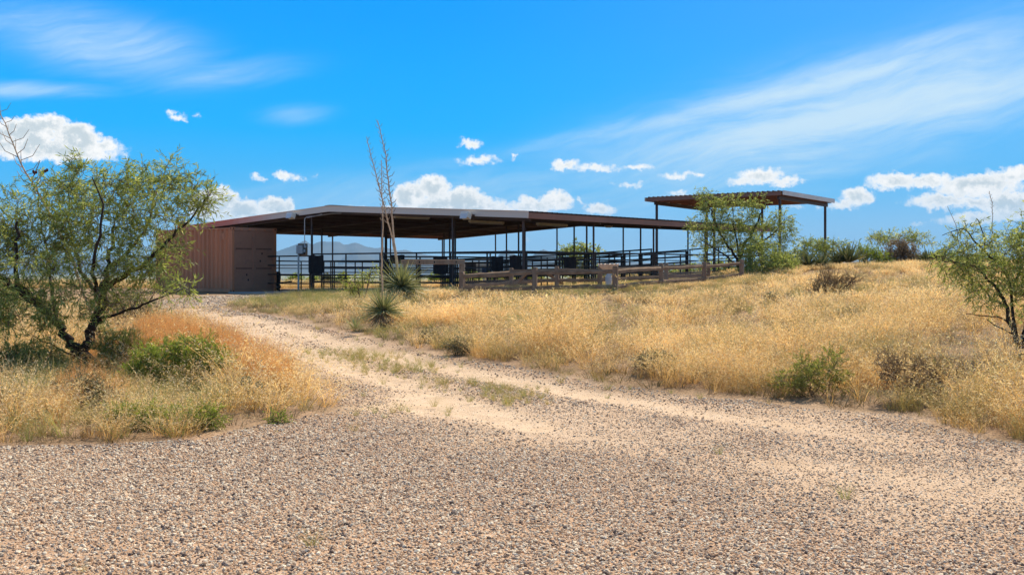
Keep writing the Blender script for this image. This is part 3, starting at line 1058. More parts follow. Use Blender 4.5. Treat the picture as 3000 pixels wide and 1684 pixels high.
cbox(mb, CLN - 0.05, CLN - 0.02, 0.121, CW - 0.121, 0.0, CH - 0.06); mb.build('end_wall', CONT, cont)
for l0, l1 in ((-0.004, 0.17), (CLN - 0.17, CLN + 0.004)):
    for w0, w1 in ((-0.004, 0.165), (CW - 0.165, CW + 0.004)):
        for h0 in (-0.004, CH - 0.115):
            mb = MB(cont.location); cbox(mb, l0, l1, w0, w1, h0, h0 + 0.12); o = mb.build('corner_casting', CONT, cont)
            if l0 < 0:
                mb = MB(cont.location)
                wm = (w0 + w1) / 2
                cbox(mb, l0 - 0.003, l0 + 0.002, wm - 0.030, wm + 0.030, h0 + 0.03, h0 + 0.09)
                if w0 < 0: cbox(mb, 0.05, 0.12, w0 - 0.003, w0 + 0.002, h0 + 0.03, h0 + 0.09)
                mb.build('casting_hole', DARKM, o)
# doors: sheet with three recessed panels
for k in range(2):
    w0 = 0.13 + k * 1.095; w1 = w0 + 1.085
    mb = MB(cont.location)
    cbox(mb, 0.055, 0.075, w0, w1, 0.16, CH - 0.17)
    fr = 0.075
    cbox(mb, 0.030, 0.0545, w0, w0 + fr, 0.16, CH - 0.17); cbox(mb, 0.030, 0.0545, w1 - fr, w1, 0.16, CH - 0.17)
    for h0, h1 in ((0.16, 0.26), (CH - 0.27, CH - 0.17)): cbox(mb, 0.031, 0.0545, w0 + fr, w1 - fr, h0, h1)
    # ribs between the panels
    for hc in (1.05, 1.93):
        cbox(mb, 0.035, 0.0545, w0 + fr + .02, w1 - fr - .02, hc - 0.065, hc - 0.02)
        cbox(mb, 0.040, 0.0545, w0 + fr + .02, w1 - fr - .02, hc + 0.055, hc + 0.075)
        cbox(mb, 0.085, 0.09, w0 + fr, w1 - fr, hc - 0.02, hc + 0.055)
    dr = mb.build('door', CONTD, cont)
    mb = MB(cont.location)
    for hc in (1.05, 1.93):
        cbox(mb, 0.0535, 0.0548, w0 + fr + .03, w1 - fr - .03, hc - 0.018, hc + 0.05)
    mb.build('rib_recess', material('door_recess_%d' % k, (0.22, 0.11, 0.07), 0.8), dr)
    for hh in (0.32, 1.12, 1.92, CH - 0.35):
        mb = MB(cont.location)
        ws = (0.10, 0.155) if k == 0 else (CW - 0.155, CW - 0.10)
        cbox(mb, 0.0, 0.029, ws[0], ws[1], hh - 0.05, hh + 0.05)
        mb.build('hinge', CONTD, dr)
for (w, h) in ((1.66, 1.74), (1.56, 1.40), (0.82, 0.78), (0.90, 0.55)):
    mb = MB(cont.location); cbox(mb, 0.036, 0.0535, w - 0.03, w + 0.03, h - 0.045, h + 0.045); mb.build('lock_bracket', material('rust', (0.06, 0.03, 0.025), 0.8), cont)
for w in (0.5, 0.95, 1.28, 1.78):
    mb = MB(cont.location); cbox(mb, -0.02, 0.011, w - 0.05, w + 0.05, CH - 0.12, CH - 0.07); mb.build('cam_keeper', CONT, cont)
mb = MB(cont.location); cbox(mb, 0.55, 0.78, -0.006, 0.030, CH - 0.55, CH - 0.25); mb.build('vent', CONT, cont)

# slab in front of the container doors
mb = MB()
s0 = CP(-0.05, -0.1, 0)
n = 12
vs = []; fs = []
for i in range(n + 1):
    for j in range(2):
        p = CP(-2.6 * j - 0.0, -0.2 + i * 4.9 / n, 0)
        vs.append((p.x, p.y, max(0.54, gz(p.x, p.y) + 0.02) if j == 0 else max(0.50, gz(p.x, p.y) + 0.03)))
        vs.append((p.x, p.y, 0.2))
for i in range(n):
    a = i * 4; b = a + 4
    fs += [(a, b, b + 2, a + 2), (a + 2, b + 2, b + 3, a + 3), (a, a + 1, b + 1, b)]
fs += [(0, 2, 3, 1), (n * 4, n * 4 + 1, n * 4 + 3, n * 4 + 2)]
mb.add(vs, fs)
o = mb.build('concrete_slab', CONC); tag(o, kind='structure')

# ------------------------------------------------------------------ things round the barn
# black barrel cart behind the container
c = P3(812, 846, 52.0); c.z = gz(c.x, c.y)
t = empty('barrel_cart', c, 'black drum cart with small wheels sticking out behind the container', 'cart')
mb = MB(c); mb.tube([c + Vector((-0.45, 0, .62)), c + Vector((0.12, 0, .62))], [0.28, 0.28], 18); mb.build('drum', DARKM, t)
for dx in (-0.35, 0.05):
    mb = MB(c); mb.tube([c + Vector((dx, -.2, .16)), c + Vector((dx, -.12, .16))], 0.16, 16); wh = mb.build('wheel', DARKM, t)
    mb = MB(c); mb.tube([c + Vector((dx, -.205, .16)), c + Vector((dx, -.2, .16))], 0.06, 12); mb.build('hub', GALV, wh)
mb = MB(c); mb.beam(c + Vector((-0.45, -.16, .3)), c + Vector((0.75, -.16, .42)), .05, .05); mb.beam(c + Vector((-.3, -.16, .3)), c + Vector((-.3, -.16, .5)), .05, .05); mb.build('frame', BLACKP, t)

# orange drum with a blue dome, standing behind the container roofline
c = P3(536, 662, 57.0); g0 = gz(c.x, c.y)
t = empty('water_drum', (c.x, c.y, g0), 'orange drum with a dark blue domed lid showing above the container roof', 'drum')
z0 = c.z - g0
mb = MB((c.x, c.y, g0)); mb.lathe((c.x, c.y, g0), [(0.26, z0 - 0.5), (0.29, z0 - 0.3), (0.29, z0 + 0.0), (0.28, z0 + 0.09)], 20); mb.build('body', ORANGE, t, smooth=True)
mb = MB((c.x, c.y, g0)); mb.lathe((c.x, c.y, g0), [(0.30, z0 + 0.09), (0.29, z0 + 0.16), (0.23, z0 + 0.23), (0.12, z0 + 0.27), (0.02, z0 + 0.28)], 20); mb.build('lid', BLUED, t, smooth=True)
for a in range(4):
    th = a * math.pi / 2 + .4
    mb = MB((c.x, c.y, g0)); mb.beam((c.x + .45 * math.cos(th), c.y + .45 * math.sin(th), g0 - .1), (c.x + .22 * math.cos(th), c.y + .22 * math.sin(th), g0 + z0 - .5), .06, .06, up=(1, 0, 0)); mb.build('leg', BROWN, t)

# heavy timber hitching beam
a = P3(1178, 768.3, 35.8); b = P3(1358, 767.5, 37.5)
t = empty('hitching_beam', (a + b) / 2, 'thick dark timber beam on a single post between the yucca and the split rail fence', 'timber beam')
o3 = t.location.copy()
mb = MB(o3); mb.beam(a, b, 0.16, 0.165); mb.build('beam', WOODR, t, bevel=0.015)
for q, nm in ((0.97, 'post'), (0.05, 'post')):
    p = a.lerp(b, q) + Vector((0, .02, 0))
    g0 = gz(p.x, p.y)
    mb = MB(o3); mb.box((p.x, p.y, (g0 - .1 + p.z - .085) / 2), (0.19 if q > .5 else .12, 0.16, p.z - .085 - g0 + .1)); mb.build(nm, WOODR, t, bevel=0.015)
for q in (0.26, 0.50, 0.86):
    p = a.lerp(b, q); mb = MB(o3); mb.tube([p + Vector((0, -.09, 0)), p + Vector((0, -.075, 0))], 0.055, 10); mb.build('bolt_plate', DARKM, t)

# ------------------------------------------------------------------ split rail fence
rg = random.Random(5)


def wobbly_rail(mb, a, b, w, h, n=9):
    a, b = Vector(a), Vector(b)
    d = (b - a); side = d.cross(Vector((0, 0, 1))).normalized()
    pts = []
    ph = rg.random() * 6
    vs = []; fs = []
    for i in range(n + 1):
        q = i / n
        p = a.lerp(b, q) + Vector((0, 0, 0.009 * math.sin(ph + q * 5.0) + rg.uniform(-.006, .006))) + side * 0.015 * math.sin(ph * 2 + q * 4)
        ww = w * rg.uniform(.85, 1.1) / 2; hh = h * rg.uniform(.82, 1.12) / 2
        for (sx, sz) in ((-1, -.7), (-.5, -1), (.8, -1), (1, .3), (.4, 1), (-.9, .8)):
            vs.append(p + side * sx * ww + Vector((0, 0, sz * hh)))
    for i in range(n):
        for k in range(6):
            k2 = (k + 1) % 6
            fs.append((i * 6 + k, i * 6 + k2, (i + 1) * 6 + k2, (i + 1) * 6 + k))
    fs.append(tuple(range(6))[::-1]); fs.append(tuple(n * 6 + k for k in range(6)))
    mb.add(vs, fs)


def rail_fence(label, posts, rails_z, extra=()):
    """posts: (px, top py, Z, width)"""
    base = at(posts[0][0], posts[0][2])
    t = empty('rail_fence', base, label, 'rail fence', 'weathered split rail fences of the small garden pen')
    P = []
    for (px, ty, Z, w) in posts:
        p = at(px, Z); tz = CAMZ + (HOR - ty) / F * Z
        P.append((p, tz))
        mb = MB(base)
        lean = rg.uniform(-.02, .02)
        mb.beam((p.x, p.y, p.z - .25), (p.x + lean, p.y, tz - 0.03), w, w * rg.uniform(.9, 1.1), up=(0.25, 1, 0))
        mb.beam((p.x + lean, p.y, tz - 0.03), (p.x + lean * 1.05, p.y, tz), w * .86, w * .86, up=(0.25, 1, 0))
        mb.build('post', WOODR, t, bevel=0.012)
    for i in range(len(P) - 1):
        for q in rails_z:
            if isinstance(q, tuple): q0, q1 = q
            else: q0 = q1 = q
            (pa, ta), (pb, tb) = P[i], P[i + 1]
            za = pa.z + (ta - pa.z) * q0; zb = pb.z + (tb - pb.z) * q1
            mb = MB(base)
            dd = Vector((0, 0.02, 0))
            wobbly_rail(mb, Vector((pa.x, pa.y, za)) - dd, Vector((pb.x, pb.y, zb)) - dd, 0.085, 0.125)
            mb.build('rail', WOOD, t)
    return t, P


ft, FPs = rail_fence('front run of the weathered split rail fence, nearest the tall golden grass', [(1352, 796, 34, .145), (1566, 783, 33.5, .14), (1802, 779, 32, .155), (1938, 771, 36, .15), (2062, 767, 38, .16), (2172, 760, 40, .17)], [(.80, .80), (.25, .25)])
rail_fence('back run of the split rail fence behind the front one, seen through its gaps', [(1352 + 6, 798, 34.3, .12), (1497, 785, 36.8, .14), (1632, 780, 37.2, .14), (1757, 781, 37.6, .15), (1952, 770, 39.0, .14), (2076, 768, 39.6, .12)], [(.82, .82), (.36, .36)])
# gate between back posts with a diagonal brace
a = at(1503, 36.7); b = at(1562, 36.0)
t = empty('garden_gate', a, 'small grey timber gate with a diagonal brace inside the split rail pen', 'gate')
for (p, q, nm) in (((0, .12), (1, .12), 'rail'), ((0, .14), (0.75, .62), 'brace'), ((1, .05), (1, .66), 'stile'), ((0, .66), (1, .66), 'rail')):
    pa = a.lerp(b, p[0]); pb = a.lerp(b, q[0])
    mb = MB(a); mb.beam((pa.x, pa.y, a.z + p[1]), (pb.x, pb.y, a.z + q[1]), 0.05, 0.09, up=(0, 1, 0) if nm == 'stile' else (0, 0, 1)); mb.build(nm, WOOD, t)
a = at(1590, 37.4); b = at(1650, 37.6)
mb = MB(a); mb.beam((a.x, a.y, a.z + .62), (b.x, b.y, b.z + .1), .05, .09)
o = mb.build('loose_board', WOOD); o.location = a; tag(o, 'single grey board leaning diagonally behind the second bay of the rail fence', 'board')
# wire netting on the first two bays
for bi, (ia, lab) in enumerate(((0, 'rusty hexagonal wire netting stapled to the leftmost bay of the rail fence'), (3, 'wire netting stapled to the fence bay left of the third front post from the right'))):
    (pa, ta), (pb, tb) = FPs[ia], FPs[ia + 1]
    mb = MB(pa)
    L = (pb - pa).length; d = (pb - pa).normalized()
    cell = 0.075; H0, H1 = 0.08, 0.50
    i = 0
    x = -0.5
    while x < L:
        for sg in (-1, 1):
            x0, x1 = (x, x + (H1 - H0)) if sg > 0 else (x + (H1 - H0), x)
            z0_, z1_ = H0, H1
            # clip to the bay
            def pt(xx, zz):
                return pa + d * xx + Vector((0, 0, (pb.z - pa.z) * 0 + zz)) + Vector((0, .08, 0))
            lo, hi = min(x0, x1), max(x0, x1)
            if hi <= 0.05 or lo >= L - .05: continue
            t0 = 0; t1 = 1
            def tt(v): return (v - x0) / (x1 - x0)
            cand = sorted((tt(max(lo, .05)), tt(min(hi, L - .05))))
            mb.beam(pt(x0 + (x1 - x0) * cand[0], H0 + (H1 - H0) * cand[0]), pt(x0 + (x1 - x0) * cand[1], H0 + (H1 - H0) * cand[1]), .0045, .0045)
        x += cell
    o = mb.build('wire_netting', material('netting_wire_%d' % bi, (0.30, 0.27, 0.24), 0.6)); o.location = pa
    tag(o, lab, 'wire netting')

# bird bath
c = at(1783, 36.2); 
t = empty('bird_bath', c, 'pale scalloped bird bath bowl on a vase shaped pedestal behind the rail fence', 'bird bath')
kz = 36.2 / F
def hz(py): return CAMZ + (HOR - py) * kz - c.z
prof = [(0.16, -.05), (0.17, .04), (0.13, .07)] + [(r * kz, hz(y)) for r, y in ((8, 833), (9.5, 826), (10, 818), (9, 810), (6, 803), (4.5, 799), (5.5, 794))]
mb = MB(c); mb.lathe(c, prof, 20); mb.build('pedestal', SHELLW, t, smooth=True)
mb = MB(c)
n = 64; rings = [(4, 795), (12, 793), (20, 788), (26, 781), (29.5, 775.5), (31, 773.5), (28, 775), (20, 782), (8, 788)]
vs = []; fs = []
for i, (r, y) in enumerate(rings):
    for k in range(n):
        th = 2 * math.pi * k / n
        sc_ = 1 + (0.05 * math.cos(th * 14) if i in (3, 4, 5, 6) else 0.02 * math.cos(th * 14))
        zz = hz(y) + (0.022 * math.cos(th * 14) if i in (4, 5, 6) else 0)
        vs.append(c + Vector((r * kz * sc_ * math.cos(th), r * kz * sc_ * math.sin(th), zz)))
for i in range(len(rings) - 1):
    for k in range(n):
        fs.append((i * n + k, i * n + (k + 1) % n, (i + 1) * n + (k + 1) % n, (i + 1) * n + k))
fs.append(tuple(range(n))[::-1]); fs.append(tuple((len(rings) - 1) * n + k for k in range(n)))
mb.add(vs, fs); mb.build('bowl', SHELL, t, smooth=True)

# ------------------------------------------------------------------ tall hay cover
L3 = P3(1897, 578, 63.5); N3 = P3(2290, 560, 58.0); R3 = P3(2430, 583, 62.7)
L3.z = N3.z = 5.74
hu = (N3 - L3); hl = hu.length; hu.normalize()
hs = Vector((-hu.y, hu.x, 0)); hd = 6.5
hay = empty('hay_cover', L3 + hu * hl / 2 + hs * hd / 2 - Vector((0, 0, 5.74)), 'tall open brown steel shade roof on six posts behind the right end of the barn', 'shade structure')
def HP(u, s, z): return Vector((L3.x, L3.y, 0)) + hu * u + hs * s + Vector((0, 0, z))
def hmb(): return MB(hay.location)
SL = -0.022
mb = hmb()
# ribs run along s, so swap the roles of u and s
corrugated(mb, lambda s, u, z: HP(u, s, z), -0.1, hd + 0.1, -0.1, hl + 0.1, lambda s: 5.74 + SL * s, period=0.305, h=0.05)
mb.build('roof_panel', ROOFM, hay)
mb = hmb(); mb.beam(HP(hl + .12, -.1, 5.66), HP(hl + .12, hd + .12, 5.66 + SL * hd), .03, .24); mb.build('rake_trim', GREYTRIM, hay)
mb = hmb(); mb.beam(HP(-.12, -.1, 5.64), HP(-.12, hd + .1, 5.64 + SL * hd), .04, .22); mb.build('rake_trim', GREYTRIM, hay)
mb = hmb(); mb.beam(HP(0, -.08, 5.62), HP(hl, -.08, 5.62), .05, .19); mb.build('eave_beam', FASC, hay)
for q in (0.2, 0.4, .6, .8, 1.0):
    mb = hmb(); s = q * hd - .08; mb.beam(HP(0, s, 5.62 + SL * s), HP(hl, s, 5.62 + SL * s), .05, .17); mb.build('purlin', FASC, hay)
for u in (0.45, hl / 2, hl - .25):
    mb = hmb(); mb.beam(HP(u, .1, 5.42), HP(u, hd - .1, 5.42 + SL * hd), .12, .2); mb.build('rafter', BROWN, hay)
    for s in (0.3, hd - .35):
        p = HP(u, s, 0); g0 = gz(p.x, p.y)
        mb = hmb(); mb.box((p.x, p.y, (g0 - .2 + 5.32 + SL * s) / 2), (.112, .112, 5.32 + SL * s - g0 + .2), math.atan2(hu.y, hu.x)); mb.build('post', BROWN, hay)

# ------------------------------------------------------------------ cream shed and white fence far behind the pens
c = at(1400, 82); 
t = empty('storage_shed', c, 'low cream shed seen through the dark pen rails left of the near corner post', 'shed')
mb = MB(c); mb.box((c.x, c.y, c.z + .95), (2.6, 2.2, 2.1)); mb.build('wall', CREAM, t)
mb = MB(c); mb.frame((c.x, c.y, c.z + 2.2), (1.55, 0, 0.03), (0, 1.35, 0), (0, 0, .05)); mb.build('roof', CREAM, t)
mb = MB(c); mb.box((c.x - .5, c.y - 1.11, c.z + 1.0), (.8, .03, 1.7)); mb.build('door', BROWN, t)
mb = MB(c); mb.box((c.x + .7, c.y - 1.11, c.z + 1.3), (.7, .03, .5)); mb.build('window', BLUED, t)

a = at(700, 96); 
t = empty('white_fence', a, 'white pipe fence crossing the pasture far behind the container and yuccas', 'fence')
pr = None
for i in range(12):
    p = at(700 + i * 46, 96 + i * .5)
    mb = MB(a); mb.box((p.x, p.y, p.z + .6), (.07, .07, 1.4)); mb.build('post', WHITEP, t)
    if pr is not None:
        for h in (.35, .8, 1.22):
            mb = MB(a); mb.beam((pr.x, pr.y, pr.z + h), (p.x, p.y, p.z + h), .05, .06); mb.build('rail', WHITEP, t)
    pr = p

# ------------------------------------------------------------------ mountains
def mountain(name, prof, Z, depth, base_z, seed, rough=1.0):
    px = np.array([p[0] for p in prof], float); py = np.array([p[1] for p in prof], float)
    xs = np.linspace(px[0], px[-1], 420)
    ys = np.interp(xs, px, py)
    H = CAMZ + (HOR - ys) / F * Z
    X = (xs - 1500) / F * Z
    nj = 36
    V = []
    for j in range(nj):
        q = j / (nj - 1)               # front foot -> crest -> back
        w = min(1.0, q / 0.7) if q < .7 else max(0, 1 - (q - .7) / .3)
        yy = Z - depth * 0.7 + depth * q
        k = yy / Z
        e = 1.0 - 0.28 * (1 - w)
        n = vnoise(X + seed * 77, np.full_like(X, yy), Z * .028, seed) * .5 + vnoise(X, np.full_like(X, yy), Z * .011, seed + 1) * .3 + vnoise(X, np.full_like(X, yy), Z * .0045, seed + 2) * .2
        hgt = (H - base_z) * (w ** 1.35) * (1 + n * .55 * rough * (1 - w) * (w > 0)) + base_z
        hgt = hgt - Z * .0018 * rough * np.abs(n) * (w > .0) * (w < 1)
        V.append(np.stack([X * k, np.full_like(X, yy), hgt], -1))
    V = np.array(V).reshape(-1, 3)
    idx = np.arange(nj * 420).reshape(nj, 420)
    Q = np.stack([idx[:-1, :-1], idx[:-1, 1:], idx[1:, 1:], idx[1:, :-1]], -1).reshape(-1, 4)
    o = mesh_obj(name, V, Q, MTN, smooth=True)
    tag(o, kind='structure')


mountain('mountain_range', [(-900, 770), (-300, 752), (0, 748), (200, 756), (400, 750), (600, 744), (740, 742), (811, 734.5), (842, 723), (871, 710.7), (885, 703), (893, 699), (898, 702), (904.5, 708.6), (915, 711.7), (923, 710.7), (933.5, 705.5), (946, 704), (960.5, 705.5), (969, 704.5), (977, 706.5), (987.5, 705), (998, 707.6), (1006, 714), (1017, 714), (1029, 710), (1042.5, 708), (1056, 713), (1070.5, 720), (1087, 723), (1102, 725), (1111, 723), (1120, 720.7), (1133, 724), (1151, 727), (1164, 732.5), (1175, 731), (1186.6, 729), (1201, 733.5), (1216, 739), (1257, 745), (1350, 757), (1500, 763), (1900, 766), (2600, 764), (3800, 768)], 8200, 2600, -45, 3)
mountain('hill', [(990, 768), (1005, 753), (1020, 745), (1035, 738.5), (1048, 735), (1060, 738), (1078, 747), (1100, 758), (1130, 768)], 6500, 900, -40, 8, .6)
mountain('hill', [(1440, 765), (1462, 745), (1476, 733), (1486, 728.8), (1495, 731), (1510, 745), (1535, 760), (1555, 752), (1575, 734), (1592, 727.7), (1607, 733), (1640, 752), (1700, 766)], 7200, 900, -40, 12, .6)
mountain('hill', [(560, 786), (700, 779), (900, 772), (1150, 775), (1400, 778), (1700, 772), (2000, 768), (2300, 774), (2700, 778)], 6000, 1500, -40, 15, .8)

# ------------------------------------------------------------------ trees and shrubs
LEAF_MESQ = leaf_material('mesquite_leaf', (0.12, 0.17, 0.035), (0.36, 0.42, 0.10), 0.5, cc=(0.78, 0.78, 0.36))
LEAF_BRIGHT = leaf_material('bright_leaf', (0.14, 0.19, 0.02), (0.28, 0.36, 0.05), 0.5, cc=(0.52, 0.56, 0.16))
LEAF_GREY = leaf_material('grey_leaf', (0.13, 0.13, 0.065), (0.23, 0.23, 0.12), 0.3, cc=(0.38, 0.36, 0.22))
LEAF_BROWN = leaf_material('twig_leaf', (0.15, 0.10, 0.055), (0.27, 0.19, 0.11), 0.3, cc=(0.42, 0.32, 0.19))
LEAF_GREEN2 = leaf_material('olive_leaf', (0.14, 0.16, 0.03), (0.30, 0.33, 0.07), 0.45, cc=(0.60, 0.52, 0.20))
YUC = leaf_material('yucca_blade', (0.16, 0.18, 0.07), (0.36, 0.37, 0.17), 0.22, rough=0.4, cc=(0.62, 0.56, 0.34))
YUCD = leaf_material('dry_yucca_blade', (0.30, 0.20, 0.12), (0.42, 0.29, 0.17), 0.2, cc=(0.5, 0.38, 0.24))
SWORD = leaf_material('sword_blade', (0.07, 0.09, 0.035), (0.18, 0.20, 0.08), 0.2, cc=(0.42, 0.36, 0.20))


def tube_batch(segs):
    """segs: list of (points (k,3), radii (k,)) -> V, Q with 4/5-sided tubes, numpy"""
    Vs = []; Qs = []; n0 = 0
    for pts, rad in segs:
        pts = np.asarray(pts); k = len(pts)
        ns = 7 if rad[0] > 0.03 else (5 if rad[0] > 0.01 else 3)
        d = np.gradient(pts, axis=0); d /= np.linalg.norm(d, axis=1, keepdims=True) + 1e-9
        ref = np.array([0.31, 0.87, 0.38])
        a = np.cross(d, ref); a /= np.linalg.norm(a, axis=1, keepdims=True) + 1e-9
        b = np.cross(d, a)
        th = np.arange(ns) * 2 * np.pi / ns
        ring = pts[:, None, :] + (a[:, None, :] * np.cos(th)[None, :, None] + b[:, None, :] * np.sin(th)[None, :, None]) * np.asarray(rad)[:, None, None]
        Vs.append(ring.reshape(-1, 3))
        idx = n0 + np.arange(k * ns).reshape(k, ns)
        nx = np.roll(idx, -1, axis=1)
        Qs.append(np.stack([idx[:-1], nx[:-1], nx[1:], idx[1:]], -1).reshape(-1, 4))
        n0 += k * ns
    return np.vstack(Vs), np.vstack(Qs)


def curve(p0, p1, rng, n=6, sag=0.0, wig=0.08, start_dir=None):
    t = np.linspace(0, 1, n)[:, None]
    L = np.linalg.norm(p1 - p0)
    pts = p0 * (1 - t) + p1 * t
    if start_dir is not None:
        pts += np.sin(t * np.pi) * (1 - t) * start_dir * L * 0.45
    w = rng.normal(0, wig * L, (n, 3)) * np.sin(t * np.pi) * 0.7
    pts += w
    pts[:, 2] -= (t[:, 0] ** 2) * sag * L * 0.5 - (t[:, 0]) * sag * L * 0.5 * 0
    return pts


def leaf_quads(c, d, L, W, rng, droop=0.3):
    """c centres (n,3), d directions (n,3): narrow quads"""
    n = len(c)
    d = d + rng.normal(0, 0.38, (n, 3)); d[:, 2] -= droop
    d /= np.linalg.norm(d, axis=1, keepdims=True) + 1e-9
    r = rng.normal(0, 1, (n, 3))
    s = np.cross(d, r); s /= np.linalg.norm(s, axis=1, keepdims=True) + 1e-9
    L = np.asarray(L).reshape(-1, 1) * rng.uniform(.6, 1.25, (n, 1)); W = np.asarray(W).reshape(-1, 1) * rng.uniform(.7, 1.3, (n, 1))
    V = np.stack([c - s * W * .3, c + s * W * .3, c + d * L + s * W * .35, c + d * L - s * W * .35], 1)
    m = c + d * L * 0.5
    V = np.stack([c, m + s * W * .5, c + d * L, m - s * W * .5], 1)
    return V.reshape(-1, 3), np.arange(n * 4).reshape(n, 4)


def woody(name, label, cat, base, limbs, clumps, n_targets, seed, mats, leaf=(0.08, 0.016), per_twig=9, twigs=4, twig_len=0.22, droop=0.25,
          r0=0.05, group=None, tint_shift=0.0, pts_wig=0.10, stem_r=0.006, leafname='crown', bare=0.0):
    """base: world point; limbs: list of (list of world points, r_start, r_end); clumps: list of (centre, (rx,ry,rz), weight)"""
    rng = np.random.default_rng(seed)
    base = np.array(base, float)
    t = empty(name, tuple(base), label, cat, group)
    segs = []
    nodes = []; nrad = []; ndir = []
    for pts, ra, rb in limbs:
        pts = np.array([np.array(p, float) for p in pts])
        # smooth by Catmull-ish subdivision
        fine = []
        for i in range(len(pts) - 1):
            p0 = pts[max(i - 1, 0)]; p1 = pts[i]; p2 = pts[i + 1]; p3 = pts[min(i + 2, len(pts) - 1)]
            for q in np.linspace(0, 1, 5)[:-1]:
                fine.append(0.5 * ((2 * p1) + (-p0 + p2) * q + (2 * p0 - 5 * p1 + 4 * p2 - p3) * q * q + (-p0 + 3 * p1 - 3 * p2 + p3) * q ** 3))
        fine.append(pts[-1])
        fine = np.array(fine)
        fine[1:-1] += rng.normal(0, ra * 0.35, (len(fine) - 2, 3))
        rad = np.linspace(ra, rb, len(fine))
        segs.append((fine, rad))
        dd = np.gradient(fine, axis=0); dd /= np.linalg.norm(dd, axis=1, keepdims=True) + 1e-9
        st = max(1, int(len(fine) * .25))
        nodes += list(fine[st:]); nrad += list(rad[st:]); ndir += list(dd[st:])
    w = np.array([c[2] for c in clumps], float); w /= w.sum()
    cnt = rng.multinomial(n_targets, w)
    T = []
    for (c, r, _), k in zip(clumps, cnt):
        v = rng.normal(0, 1, (k, 3)); v /= np.linalg.norm(v, axis=1, keepdims=True) + 1e-9
        v *= rng.uniform(0.25, 1, (k, 1)) ** 0.5
        T.append(np.array(c) + v * np.array(r))
    T = np.vstack(T)
    N0 = np.array(nodes)
    dmin = np.array([np.min(np.linalg.norm(N0 - p, axis=1)) for p in T])
    order = np.argsort(dmin)
    cap_n = len(nodes) + len(T) * 6 + 10
    NA = np.zeros((cap_n, 3)); NR = np.zeros(cap_n); ND = np.zeros((cap_n, 3))
    m = len(nodes); NA[:m] = N0; NR[:m] = nrad; ND[:m] = ndir
    lc = []; ld = []; twsegs = []; lt = []
    for i in order:
        p = T[i]
        v = p - NA[:m]
        d = np.linalg.norm(v, axis=1)
        cosang = (v * ND[:m]).sum(1) / (d + 1e-9)
        cost = d * (1.25 - 0.35 * cosang) + 0.25 * (NA[:m, 2] > p[2] + 0.1) * d
        j = int(np.argmin(cost))
        L = d[j]
        if L < 0.03: continue
        n = 4 if L < 0.5 else 6
        c = curve(NA[j], p, rng, n, wig=pts_wig, start_dir=ND[j] * 0.5 + np.array([0, 0, 0.15]))
        ra = min(NR[j] * 0.62, stem_r + 0.022 * L)
        ra = max(ra, stem_r * 0.8)
        rad = np.linspace(ra, stem_r * 0.55, n)
        segs.append((c, rad))
        dd = np.gradient(c, axis=0); dd /= np.linalg.norm(dd, axis=1, keepdims=True) + 1e-9
        k = n - 1
        NA[m:m + k] = c[1:]; NR[m:m + k] = rad[1:]; ND[m:m + k] = dd[1:]
        m += k
        if rng.random() < bare: continue
        for q in range(twigs):
            s0 = c[rng.integers(n // 2, n)]
            dirn = dd[-1] * 0.6 + rng.normal(0, 0.75, 3); dirn /= np.linalg.norm(dirn)
            tl = twig_len * rng.uniform(.5, 1.3)
            e = s0 + dirn * tl; e[2] -= droop * tl * 0.6
            mid = (s0 + e) / 2 + np.array([0, 0, 0.12 * tl])
            tc = np.array([s0, mid, e])
            twsegs.append((tc, np.array([stem_r * .45, stem_r * .35, stem_r * .2])))
            u = rng.uniform(0.1, 1.0, per_twig)[:, None]
            pos = np.where(u < .5, s0 + (mid - s0) * u * 2, mid + (e - mid) * (u * 2 - 1))
            lc.append(pos); ld.append(np.repeat(dirn[None], per_twig, 0) * 0.8)
            lt.append(np.clip(rng.normal(0.42 + tint_shift + rng.normal(0, .12), 0.2, per_twig), 0, 1))
    V, Q = tube_batch([(a - base, b) for a, b in segs if b[0] > 0.012] or [(segs[0][0] - base, segs[0][1])])
    mesh_obj('trunk', V, Q, mats[0], t, smooth=True)
    tw = [(a - base, b) for a, b in segs if b[0] <= 0.012] + [(a - base, b) for a, b in twsegs]
    if tw:
        V, Q = tube_batch(tw)
        mesh_obj('twigs', V, Q, mats[1], t)
    if lc:
        c = np.vstack(lc) - base; d = np.vstack(ld)
        V, Q = leaf_quads(c, d, leaf[0], leaf[1], rng, droop)
        mesh_obj(leafname, V, Q, mats[2], t, tint=np.concatenate(lt))
    return t


def px3(Z0, pts, rng_off=None):
    return [P3(px, py, Z0 + (dz if len(r) else 0)) for (px, py, *r) in pts for dz in [(r[0] if r else 0)]]


def clump(Z0, px, py, rx, ry, w=None, dz=0.0, rz=None):
    k = Z0 / F
    c = P3(px, py, Z0 + dz)
    a, b = rx * k, ry * k
    return (tuple(c), (a, rz if rz else (a + b) * 0.55, b), w or rx * ry)


